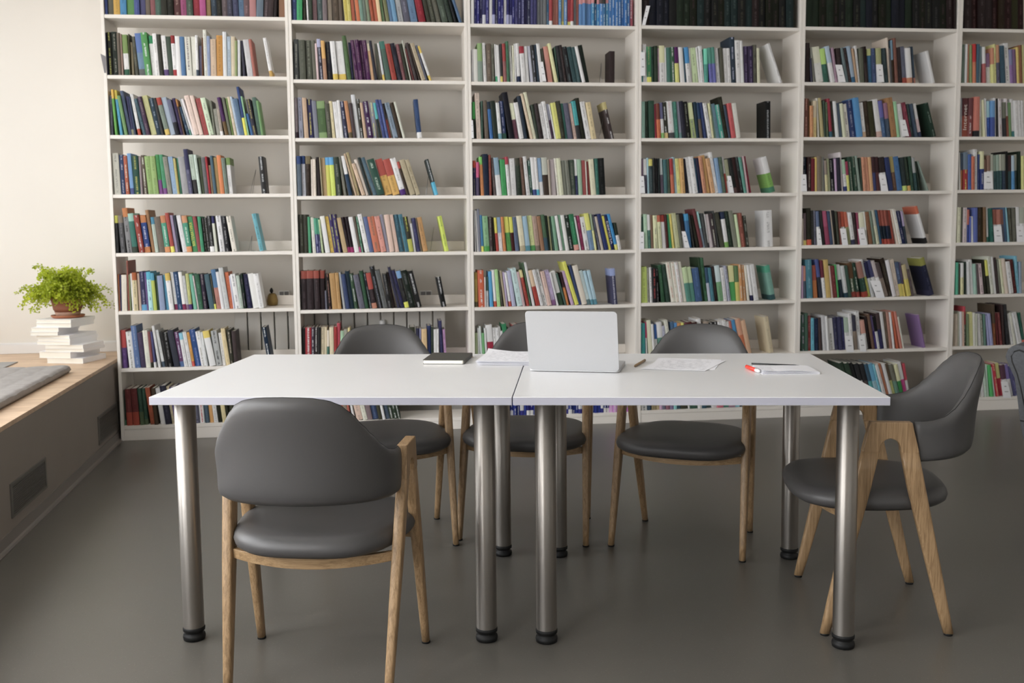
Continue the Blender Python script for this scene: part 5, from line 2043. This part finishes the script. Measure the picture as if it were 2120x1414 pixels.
# ---------------------------------------------------------------- tables
TA = -0.05724; TO = Vector((-1.0569, 2.8129, 0)); TD = Vector((math.cos(TA), math.sin(TA), 0)); TNn = Vector((-math.sin(TA), math.cos(TA), 0))
TM = frame_matrix(TO, TD); TWD, TDP = 2.0822, 0.9435
TZ = .75; TTK = .0235
def to_table(p): v = Vector(p) - TO; return v.dot(TD), v.dot(TNn)
SPL = 1.0425
def table(x0, x1, label, legs):
    t = empty('table', label=label, cat='table', group='white tables pushed together'); t.matrix_world = TM
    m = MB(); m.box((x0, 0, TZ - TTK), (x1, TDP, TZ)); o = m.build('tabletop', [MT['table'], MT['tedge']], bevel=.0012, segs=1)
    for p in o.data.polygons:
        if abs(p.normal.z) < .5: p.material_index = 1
    o.parent = t
    for (x, y) in legs:
        l = MB(); l.cyl((0, 0), .0305, .0305, .040, TZ - TTK, 40); lo = l.build('leg', MT['steel']); lo.parent = t; lo.location = (x, y, 0)
        l = MB(); l.lathe((0, 0, 0), [(.024, .0), (.0315, .002), (.033, .010), (.0315, .017), (.026, .020), (.026, .026), (.032, .029), (.0325, .036), (.031, .0402)], 32)
        f_ = l.build('leg_foot', MT['black']); f_.parent = lo
    return t
lg = [to_table(p) for p in ((-.981, 2.890, 0), (-.100, 2.862, 0), (-.061, 3.630, 0), (-.930, 3.672, 0), (.078, 2.848, 0), (.147, 3.612, 0), (.939, 2.791, 0), (.994, 3.566, 0))]
table(0, SPL - .0015, 'white table with steel tube legs, the one left of the seam', lg[:4])
table(SPL + .0015, TWD, 'white table with steel tube legs, the one holding the open laptop', lg[4:])

# ---------------------------------------------------------------- dining chairs
def superellipse(cx, cy, hx, hy, n, e):
    out = []
    for k in range(n):
        a = 2*PI*k/n; c_, s_ = math.cos(a), math.sin(a)
        out.append((cx + hx*math.copysign(abs(c_)**(2/e), c_), cy + hy*math.copysign(abs(s_)**(2/e), s_)))
    return out
def make_chair():
    ch = empty('dining_chair')
    ZA = .648
    for s in (-1, 1):
        # armrest: top plate joining the two legs with a rounded arch below
        xa = .239*s; xh = .0145
        prof = [(-.052, ZA), (.066, ZA), (.0775, .592), (.0785, .585)]
        arch = [(.037, .560), (.036, .575), (.031, .587), (.021, .596), (.008, .600), (-.005, .596), (-.016, .587), (-.021, .575), (-.022, .560)]
        poly = [(-.052, ZA), (.066, ZA), (.0865, .560)] + arch + [(-.0735, .560)]
        m = MB(); m.prism(poly, 'x', xa - xh, xa + xh)
        o = m.build('armrest', MT['oak'], ch, bevel=.0035, segs=3, keep_below=.561)
        for fr in (1, -1):
            R = []
            for z in [.006 + (.5605 - .006)*i/10 for i in range(11)]:
                u = z/.56
                if fr > 0: yo = .199 + (.0865 - .199)*u; wd = .029 + (.0495 - .029)*min(1, u*1.25)**.8; yc = yo - wd/2; xf = .250
                else: yo = -.197 + (-.0735 + .197)*u; wd = .029 + (.0515 - .029)*min(1, u*1.25)**.8; yc = yo + wd/2; xf = .215
                xc = (xf + (.239 - xf)*u)*s; e = 2.2 + 3.2*min(1, u*1.6); hx = .0115 + .003*min(1, u*1.5)
                R.append([(px_, py_, z) for px_, py_ in superellipse(xc, yc, hx, wd/2, 20, e)])
            m = MB(); m.rings(R); lo = m.build('leg', MT['oak'], ch)
            z0c = R[0]; cx = sum(p[0] for p in z0c)/20; cy = sum(p[1] for p in z0c)/20
            m = MB(); m.cyl((cx, cy), .0128, .0128, 0, .0065, 18); m.build('leg_cap', MT['black'], lo)
    # rails under the seat
    for yc, xh, bow in ((-.094, .220, -.055), (.104, .236, .06)):
        m = MB(); R = []
        for i in range(17):
            u = -1 + i/8; x = xh*u; zt = .379 - .004*(1-u*u); zb = .347 - .010*(1-u*u); y = yc + bow*(1-u*u)
            R.append([(x, y - .009, zb), (x, y + .009, zb), (x, y + .009, zt - .007), (x, y - .009, zt - .007)])
        m.rings(R, smooth=False); m.build('seat_rail', MT['oakbar'], ch, bevel=.002)
    # seat
    m = MB(); R = []; N = 64
    prof = [(.0, .376), (.80, .376), (.93, .379), (.985, .389), (1.0, .402), (.985, .415), (.94, .424), (.86, .430), (.70, .433), (.45, .4335), (.2, .4325), (.02, .432)]
    for q, z in prof[1:]:
        ring = []
        for (x, y) in superellipse(0, .030, .246*q, .240*q, N, 3.0):
            yy = (y - .03)/.24
            x *= (1.0 + .035*yy) if yy > 0 else (1.0 + .13*yy)     # narrower towards the back
            dip = -.006*(x/.23)**2 * 0 + (.006*max(0, -yy)**2 if z > .42 else 0)
            ring.append((x, y, z + dip + (.004*abs(x/.24)**2 if z > .42 else 0)))
        R.append(ring)
    m.rings(R); so = m.build('seat', MT['leather'], ch)
    m = MB(); m.rings([[(x, y, z) for x, y in superellipse(0, .03, .246*.86, .24*.86, N, 3.0)] for z in (.3725, .3775)])
    m2 = m.build('seat_base', MT['seam'], so)
    for v in m2.data.vertices:
        yy = (v.co.y - .03)/.24; v.co.x *= (1.0 + .035*yy) if yy > 0 else (1.0 + .13*yy)
    # backrest shell
    G = [(0, 1), (.15, .995), (.25, .985), (.40, .945), (.51, .875), (.62, .73), (.72, .54), (.80, .38), (.89, .20), (.95, .09), (1, .03)]
    def g(u):
        u = abs(u)
        for (a, va), (b, vb) in zip(G, G[1:]):
            if u <= b: w = (u-a)/(b-a); w = w*w*(3-2*w)*.5 + w*.5; return va + (vb-va)*w
        return 0
    NU, NV = 56, 18; inner = []; outer = []
    def plan(ph):
        return Vector((.229*math.sin(ph), -.062 - .205*max(0, math.cos(ph))**.80, 0))
    for i in range(NU+1):
        ph = -PI/2 + PI*i/NU; u = math.sin(ph)
        p = plan(ph); d1 = (plan(min(PI/2, ph+.01)) - plan(max(-PI/2, ph-.01))); nrm = Vector((d1.y, -d1.x, 0)).normalized()   # outward
        zb = .528 + .010*math.cos(ph); zt = .642 + .176*g(u); c_ = max(0, math.cos(ph))
        A = []; B_ = []
        for j in range(NV+1):
            v = j/NV; z = zb + (zt - zb)*v
            q = p + nrm*(.036*c_*(z - .53)/.28 - .010*c_*math.sin(v*PI))
            w = abs(2*v-1); th_ = .0185*max(0, 1 - w**5)**.5*(.50 + .50*min(1, c_*2.2)) + .0015
            A.append(q - nrm*th_ + Vector((0,0,z))); B_.append(q + nrm*th_ + Vector((0,0,z)))
        inner.append(A); outer.append(B_)
    m = MB()
    loop = [inner[i] + outer[i][::-1] for i in range(NU+1)]
    m.rings(loop); bo = m.build('backrest', MT['leather'], ch)
    m = MB(); m.tube([outer[i][NV] * .5 + inner[i][NV] * .5 + Vector((0, -.000, .0005)) - Vector((0,0,.0)) for i in range(NU+1)], .0012, 6); m.build('piping', MT['seam'], bo)
    return ch
chair0 = make_chair()
CH = [(-.545, 2.686, -4.9, 'grey leatherette oak chair nearest the viewer, its back turned to us'),
      (1.1235, 3.10, 83, 'grey leatherette oak chair at the right end of the tables, seen side on'),
      (.653, 3.793, 157.3, 'grey leatherette oak chair beyond the table, facing us, right of the laptop'),
      (.043, 3.945, 169.4, 'grey leatherette oak chair beyond the table, half hidden behind the laptop'),
      (-.525, 3.88, 190.7, 'grey leatherette oak chair beyond the table, behind the black notebook')]
for i, (x, y, a, lb) in enumerate(CH):
    c_ = chair0 if i == 0 else copy_tree(chair0)
    c_.matrix_world = Matrix.Translation((x, y, 0)) @ Matrix.Rotation(math.radians(a), 4, 'Z')
    tag(c_, lb, 'chair', 'oak chairs around the tables')

# ---------------------------------------------------------------- laptop
def rrect(x0, y0, x1, y1, r, n=6):
    P = []
    for cx, cy, a in ((x1-r, y1-r, 0), (x0+r, y1-r, 90), (x0+r, y0+r, 180), (x1-r, y0+r, 270)):
        for k in range(n+1): t = math.radians(a + 90*k/n); P.append((cx + r*math.cos(t), cy + r*math.sin(t)))
    return P
L0 = Vector((.035, 3.243, 0)); L1 = Vector((.330, 3.181, 0)); lw = .296; la = math.atan2(L1.y-L0.y, L1.x-L0.x)
lap = empty('laptop', tuple(((L0+L1)/2)[:2]) + (TZ + .0005,), la, label='open silver laptop on the right table, its lid back towards us', cat='laptop')
m = MB(); m.prism(rrect(-lw/2, .004, lw/2, .212, .012), 'z', .0015, .0125); o = m.build('laptop_base', MT['alu'], bevel=.0012); o.parent = lap
m = MB()
for sx in (-1, 1):
    for y in (.03, .19): m.cyl((sx*.12, y), .006, .006, 0, .0015, 12)
q = m.build('rubber_foot', MT['black']); q.parent = o
m = MB(); m.prism(rrect(-.128, .022, .128, .122, .004), 'z', .0125, .0129); q = m.build('keyboard', MT['keys']); q.parent = o
m = MB(); m.prism(rrect(-.052, .135, .052, .200, .004), 'z', .0125, .0128); q = m.build('trackpad', MT['grille']); q.parent = o
tilt = math.radians(19)
LM = Matrix.Translation((0, .003, .0130)) @ Matrix.Rotation(tilt, 4, 'X')
m = MB(); m.prism(rrect(-lw/2, -.006, lw/2, .203, .011), 'y', -.0030, .0012, M=LM); q = m.build('laptop_lid', MT['alu'], bevel=.0010); q.parent = lap
m = MB(); m.prism(rrect(-lw/2+.004, .006, lw/2-.004, .199, .008), 'y', .0013, .0018, M=LM); s2 = m.build('screen', MT['screen']); s2.parent = q
m = MB(); m.tube([(-.11, .004, .0135), (.11, .004, .0135)], .004, 12); q = m.build('hinge', MT['keys']); q.parent = lap

# ---------------------------------------------------------------- notebook, papers, pens
def quad_thing(name, mt, p0, p1, p2, p3, z0, z1, bevel=0, **k):
    c_ = (p0+p1+p2+p3)/4; d_ = (p1-p0); a = math.atan2(d_.y, d_.x)
    Mx = Matrix.Translation((c_.x, c_.y, 0)) @ Matrix.Rotation(a, 4, 'Z'); I = Mx.inverted()
    P = [(I @ p)[:2] for p in (p0, p1, p2, p3)]
    m = MB(); m.prism(P, 'z', z0, z1); o = m.build(name, mt, bevel=bevel, segs=2); o.matrix_world = Mx; return tag(o, **k), P
def V(x, y): return Vector((x, y, 0))
nb = empty('notebook', (-.249, 3.535, TZ + .0004), math.radians(-5.5), label='black covered notebook with cream pages lying on the left table', cat='notebook')
m = MB(); m.prism(rrect(-.0735, -.101, .0735, .101, .006), 'z', 0, .0012); m.prism(rrect(-.0735, -.101, .0735, .101, .006), 'z', .0130, .0146); m.box((.0700, -.099, .001), (.0740, .099, .0135)); o = m.build('notebook_cover', MT['note']); o.parent = nb
m = MB(); m.prism(rrect(-.0705, -.0995, .0700, .0985, .005), 'z', .0013, .0129); o = m.build('page_block', MT['cream']); o.parent = nb
m = MB(); m.box((.076, .055, .004), (.083, .061, .0052)); o = m.build('ribbon', MT['pencil']); o.parent = nb
# papers left of the laptop: a small pile, every sheet its own
for i in range(7):
    dx = .004*math.sin(i*2.1) - .0015*i; dy = .004*math.cos(i*1.7) + .002*i; a = math.radians(-9 + 2.2*math.sin(i*1.3))
    R_ = Matrix.Translation((-.012 + dx, 3.515 + dy, TZ + .0004 + i*.0022)) @ Matrix.Rotation(a, 4, 'Z')
    m = MB(); N = 12; vs = []; curl = .010 if i == 6 else .003
    for zoff in (0, .0007):
        for iy in range(N+1):
            for ix in range(N+1):
                u, v = ix/N, iy/N; z = curl*max(0, (v-.8)/.2)**2*max(0, 1-u*2.2) + .0016*max(0, (.2-u)/.2)**2*(i/7)
                vs.append((-.105 + .21*u + (.0), -.135 + .27*v, z + zoff))
    n1 = (N+1)*(N+1)
    fs = [(y*(N+1)+x, y*(N+1)+x+1, (y+1)*(N+1)+x+1, (y+1)*(N+1)+x) for y in range(N) for x in range(N)]
    per = [x for x in range(N)] + [y*(N+1)+N for y in range(N)] + [N*(N+1)+x for x in range(N, 0, -1)] + [y*(N+1) for y in range(N, 0, -1)]
    m.add(vs, [tuple(reversed(f)) for f in fs] + [tuple(k+n1 for k in f) for f in fs] + [(per[k], per[(k+1) % len(per)], per[(k+1) % len(per)]+n1, per[k]+n1) for k in range(len(per))])
    o = m.build('paper_sheet', MT['paper' if i == 6 else 'blank']); o.matrix_world = R_
    tag(o, ['bottom', 'second lowest', 'third lowest', 'middle', 'third highest', 'second highest', 'topmost'][i] + ' white sheet of the paper pile left of the laptop', 'paper', 'sheets in the pile beside the laptop')
# loose printed sheets right of the laptop
o, _ = quad_thing('paper_sheet', MT['paper'], V(.440, 3.285), V(.648, 3.238), V(.720, 3.480), V(.505, 3.540), TZ + .0004, TZ + .0012, label='lower printed sheet lying flat right of the laptop, mostly covered', cat='paper', group='two printed sheets right of the laptop')
o, _ = quad_thing('paper_sheet', MT['paper'], V(.409, 3.268), V(.610, 3.206), V(.725, 3.440), V(.520, 3.520), TZ + .0014, TZ + .0022, label='upper printed sheet lying flat right of the laptop', cat='paper', group='two printed sheets right of the laptop')
def pencil(p0, p1, r, z, name, lb, mt, tip):
    d_ = (p1-p0); a = math.atan2(d_.y, d_.x); L = d_.length
    e = empty(name, (p0.x, p0.y, z + r), a, label=lb, cat='pencil')
    m = MB(); m.tube([(.018, 0, 0), (L, 0, 0)], r, 6 if mt is not MT['red'] else 16); o = m.build('pencil_barrel', mt); o.parent = e
    m = MB(); m.tube([(0, 0, 0), (.018, 0, 0)], [.0006, r*.96], 12); o = m.build('pencil_tip', tip); o.parent = e
pencil(V(.390, 3.305), V(.446, 3.458), .0042, TZ + .0003, 'pencil', 'natural wood pencil on the table between laptop and printed sheets', MT['pencil'], MT['pencil'])
pencil(V(-.130, 3.420), V(-.104, 3.610), .0036, TZ + .0003, 'pencil', 'slim pale pencil lying along the left side of the paper pile', MT['pencil'], MT['ink'])
pencil(V(.945, 3.297), V(.796, 3.357), .0028, TZ + .0003, 'pencil', 'thin dark pencil lying behind the folded notepad', MT['ink'], MT['ink'])
# folded notepad and red marker
pad = empty('notepad', label='white notepad with curling sheets beside the red marker', cat='notepad')
pad.matrix_world = Matrix.Translation((.868, 3.213, TZ + .0004)) @ Matrix.Rotation(math.radians(-2), 4, 'Z')
for i in range(4):
    N = 16; vs = []; fs = []
    for zz in (0, .0009):
        for j in range(N+1):
            for k in range(2):
                u = j/N; x = -.088 + .18*u + .004*i*.3; y = (-.090 + .004*i) if k == 0 else .085 - .003*i
                z = .0012*i + .0030*i*(math.sin(u*PI)*.7 + max(0, .25-u)*3)*(1 - .8*k)
                vs.append((x, y, z + zz))
    n1 = (N+1)*2
    fs = [(2*j, 2*j+1, 2*j+3, 2*j+2) for j in range(N)]
    m = MB(); m.add(vs, fs + [tuple(reversed([q+n1 for q in f])) for f in fs] + [(2*j, 2*j+2, 2*j+2+n1, 2*j+n1) for j in range(N)] + [(2*j+3, 2*j+1, 2*j+1+n1, 2*j+3+n1) for j in range(N)] + [(0, n1, n1+1, 1), (2*N, 2*N+1, 2*N+1+n1, 2*N+n1)])
    o = m.build('page', MT['blank']); o.parent = pad
e = empty('marker', (.757, 3.262, TZ + .0068), math.radians(-82), label='red felt marker with white end lying left of the notepad', cat='marker')
m = MB(); m.tube([(0, 0, 0), (.003, 0, 0), (.082, 0, 0)], [.0045, .0064, .0062], 18); o = m.build('marker_barrel', MT['red']); o.parent = e
m = MB(); m.tube([(.082, 0, 0), (.108, 0, 0), (.111, 0, 0)], [.0058, .0052, .003], 18); o = m.build('marker_cap', MT['white']); o.parent = e
m = MB(); m.tube([(.086, 0, .0060), (.102, 0, .0058)], .0010, 8); o = m.build('clip', MT['wire']); o.parent = e

# ---------------------------------------------------------------- paperbacks stacked on the bench, fern on top
SB = Vector((-2.492, 5.594, 0)); sd = Vector((-.988, .157, 0)); sb = Vector((.150, .989, 0))   # along the left face, along the right face
stack = [(.020, .026, .225, .235, .0), (.024, -.045, .205, .27, -3.5), (.013, .032, .235, .225, 2), (.015, .030, .23, .225, 2.5), (.013, -.042, .215, .25, -3), (.012, -.040, .21, .255, -3.3), (.012, -.044, .215, .255, -2.5),
         (.014, -.11, .165, .225, 4), (.016, -.105, .165, .225, 3.5), (.017, -.032, .215, .235, 1), (.014, -.030, .212, .25, 1.5)]
scale_h = .254 / sum(s_[0] for s_ in stack) * .99
zz = BH + .0005
WHB = ['bottom', 'second from bottom', 'third from bottom', 'fourth from bottom', 'fifth from bottom', 'middle', 'fifth from top', 'fourth from top', 'third from top', 'second from top', 'topmost']
for i, (h_, off, wl, wr, a) in enumerate(stack):
    h_ *= scale_h
    base = SB - sd*0 + Vector((1, 0, 0))*off + Vector((0, 1, 0))*.004*math.sin(i)
    Mx = Matrix.Translation((base.x, base.y, zz)) @ Matrix.Rotation(math.radians(-9 + a), 4, 'Z')
    # local: x to the left (negative), y back; spine at the right face
    cv, pg = MB(), MB(); t_ = .0009
    cv.prism(rrect(-wl, 0, 0, wr, .002, 2), 'z', 0, t_); cv.prism(rrect(-wl, 0, 0, wr, .002, 2), 'z', h_ - t_ - .0003, h_ - .0003); cv.box((-.0012, .001, t_), (0, wr - .001, h_ - t_ - .0003))
    n_ = 7
    pg.box((-wl + .003, .0025, t_), (-.0012, wr - .003, h_ - t_ - .0003))
    o = cv.build('book', MT['card']); o.matrix_world = Mx; tag(o, 'white paperback, %s of the stack under the potted fern' % WHB[i], 'book', 'white paperbacks stacked on the bench')
    p_ = pg.build('page_block', MT['cream']); p_.parent = o
    zz += h_
top_z = zz
PX = Vector((-2.600, 5.735, 0))
fern = empty('potted_fern', (PX.x, PX.y, top_z + .0003), 0, label='bright green maidenhair fern in a terracotta pot on the stack of paperbacks', cat='plant')
fb = MB(); fb.lathe((0, 0, 0), [(.060, 0), (.082, .001), (.092, .012), (.090, .016), (.078, .010), (.05, .008)], 40); o = fb.build('saucer', MT['terra2']); o.parent = fern
fb = MB(); fb.lathe((0, 0, .0102), [(.060, 0), (.064, .002), (.070, .024)], 40); o = fb.build('pot_base', MT['terra3']); o.parent = fern
fb = MB(); fb.lathe((0, 0, .0102), [(.0695, .024), (.0735, .034), (.076, .035), (.0795, .050), (.079, .052), (.0885, .094), (.093, .095), (.096, .112), (.088, .113), (.084, .10), (.05, .098)], 44); o = fb.build('pot', MT['terra']); o.parent = fern
fb = MB(); fb.lathe((0, 0, .108), [(.084, 0), (.05, .003), (.001, .005)], 24); o = fb.build('soil', MT['soil']); o.parent = fern
rnd = random.Random(4)
fol, stm = MB(), MB()
def leaflet(p, ax, nr, s_):
    a = ax.normalized(); b = nr.cross(a).normalized(); n_ = a.cross(b)
    P = [p, p + a*.45*s_ + b*.50*s_ + n_*.06*s_, p + a*.85*s_ + b*.62*s_, p + a*1.08*s_ + b*.30*s_ - n_*.1*s_, p + a*1.12*s_ - b*.05*s_, p + a*1.0*s_ - b*.38*s_, p + a*.75*s_ - b*.60*s_, p + a*.40*s_ - b*.42*s_ + n_*.06*s_]
    fol.add(P, [tuple(range(8))], smooth=False)
for i in range(175):
    az = rnd.uniform(0, 2*PI); el = rnd.uniform(.05, 1.0)
    reach = rnd.uniform(.10, .235)*(1.12 if abs(math.cos(az)) > .55 else .95); up = rnd.uniform(.035, .112) * (1.15 - el*.35)
    droop = rnd.uniform(.03, .17) if el > .35 else rnd.uniform(.0, .06)
    if el < .35: reach *= .55; up *= 1.35
    if math.cos(az) > .2: reach *= .86
    if math.sin(az) < -.35: reach *= .72; droop *= (.45 if math.cos(az) < .15 else 1.0)
    pts = []
    r0 = rnd.uniform(.0, .055)
    for k in range(9):
        u = k/8; r_ = r0 + reach*(u**.9); z_ = .112 + up*math.sin(min(1, u*1.15)*PI*.5)*1.1 - droop*u**2.6
        z_ = max(z_, .05 if (math.sin(az) > -.35 or math.cos(az) > .15) else .09) if r_ > .1 else max(z_, .118)
        pts.append(Vector((r_*math.cos(az + .25*u), r_*math.sin(az + .25*u), z_)))
    stm.tube(pts, .0008, 4)
    for k in range(2, 9):
        for sub in range(5):
            u = (k - 1 + sub/5)/8; q = u*8; i0 = int(q); i0 = min(i0, 7); w = q - i0; base = pts[i0].lerp(pts[i0+1], w)
            side = Vector((-math.sin(az), math.cos(az), 0)); t_ = (pts[i0+1]-pts[i0]).normalized()
            ln = .036*(1.15 - u)*rnd.uniform(.5, 1.2)
            for s_ in (-1, 1):
                p1 = base + side*s_*ln + t_*ln*.5 + Vector((0, 0, rnd.uniform(-.012, .008)))
                for f_ in ((.5, 1.0) if ln > .014 else (1.0,)):
                    pp = base.lerp(p1, f_) + Vector([rnd.uniform(-.006, .006) for _ in range(3)])
                    leaflet(pp, (p1 - base) + Vector([rnd.uniform(-.02, .02) for _ in range(3)]), Vector((rnd.uniform(-.7, .7), rnd.uniform(-.9, .2), rnd.uniform(.2, 1))).normalized(), rnd.uniform(.0075, .0125))
o = fol.build('foliage', MT['leaf'], fix=False); o.parent = fern
o = stm.build('stems', MT['stem']); o.parent = fern

# ---------------------------------------------------------------- armchair at the right edge
ac = empty('armchair', (2.560, 4.39, 0), math.radians(-40), label='grey upholstered armchair with rolled arms at the right edge, before the bookcases', cat='armchair')
arm_o = [(-.239,.088),(-.262,.181),(-.284,.274),(-.300,.389),(-.318,.500),(-.345,.555),(-.360,.595),(-.352,.628),(-.335,.645),(-.305,.655),(-.275,.648),(-.252,.622),(-.235,.575),(-.222,.50),(-.205,.40),(-.195,.25),(-.185,.10)]
arm_i = [(-.262,.36),(-.285,.46),(-.302,.52),(-.325,.575),(-.330,.600),(-.318,.622),(-.298,.630),(-.275,.622),(-.258,.595),(-.245,.545),(-.235,.46),(-.228,.36)]
for s in (1, -1):
    po = [(x*s, z) for x, z in arm_o]; pi_ = [(x*s, z) for x, z in arm_i]
    m = MB(); m.prism(po, 'y', 0, .62); o = m.build('arm', MT['arm'], bevel=.012, segs=3); o.parent = ac
    m = MB(); m.prism(pi_, 'y', -.010, .004); q = m.build('arm_front_panel', MT['arm'], bevel=.004); q.parent = o
    m = MB(); m.tube([(x, -.006, z) for x, z in pi_ + pi_[:1]], .0045, 8); q = m.build('piping', MT['seam']); q.parent = o
    m = MB(); m.tube([(po[2][0], -.002, .30), (po[14][0], -.002, .30)], .003, 6); q = m.build('seam', MT['seam']); q.parent = o
    for y in (.04, .56):
        m = MB(); m.cyl((s*-.21, y), .014, .022, 0, .10, 16); q = m.build('leg', MT['oak']); q.parent = ac
m = MB(); m.box((-.20, .01, .10), (.20, .60, .30)); o = m.build('seat_base', MT['arm'], bevel=.015, segs=3); o.parent = ac
m = MB(); m.box((-.21, .0, .302), (.21, .54, .44)); o = m.build('seat_cushion', MT['arm'], bevel=.03, segs=4); o.parent = ac
m = MB(); m.prism([(.54, .30), (.50, .45), (.56, .88), (.60, .92), (.66, .90), (.66, .10), (.60, .10)], 'x', -.24, .24); o = m.build('backrest', MT['arm'], bevel=.02, segs=3); o.parent = ac
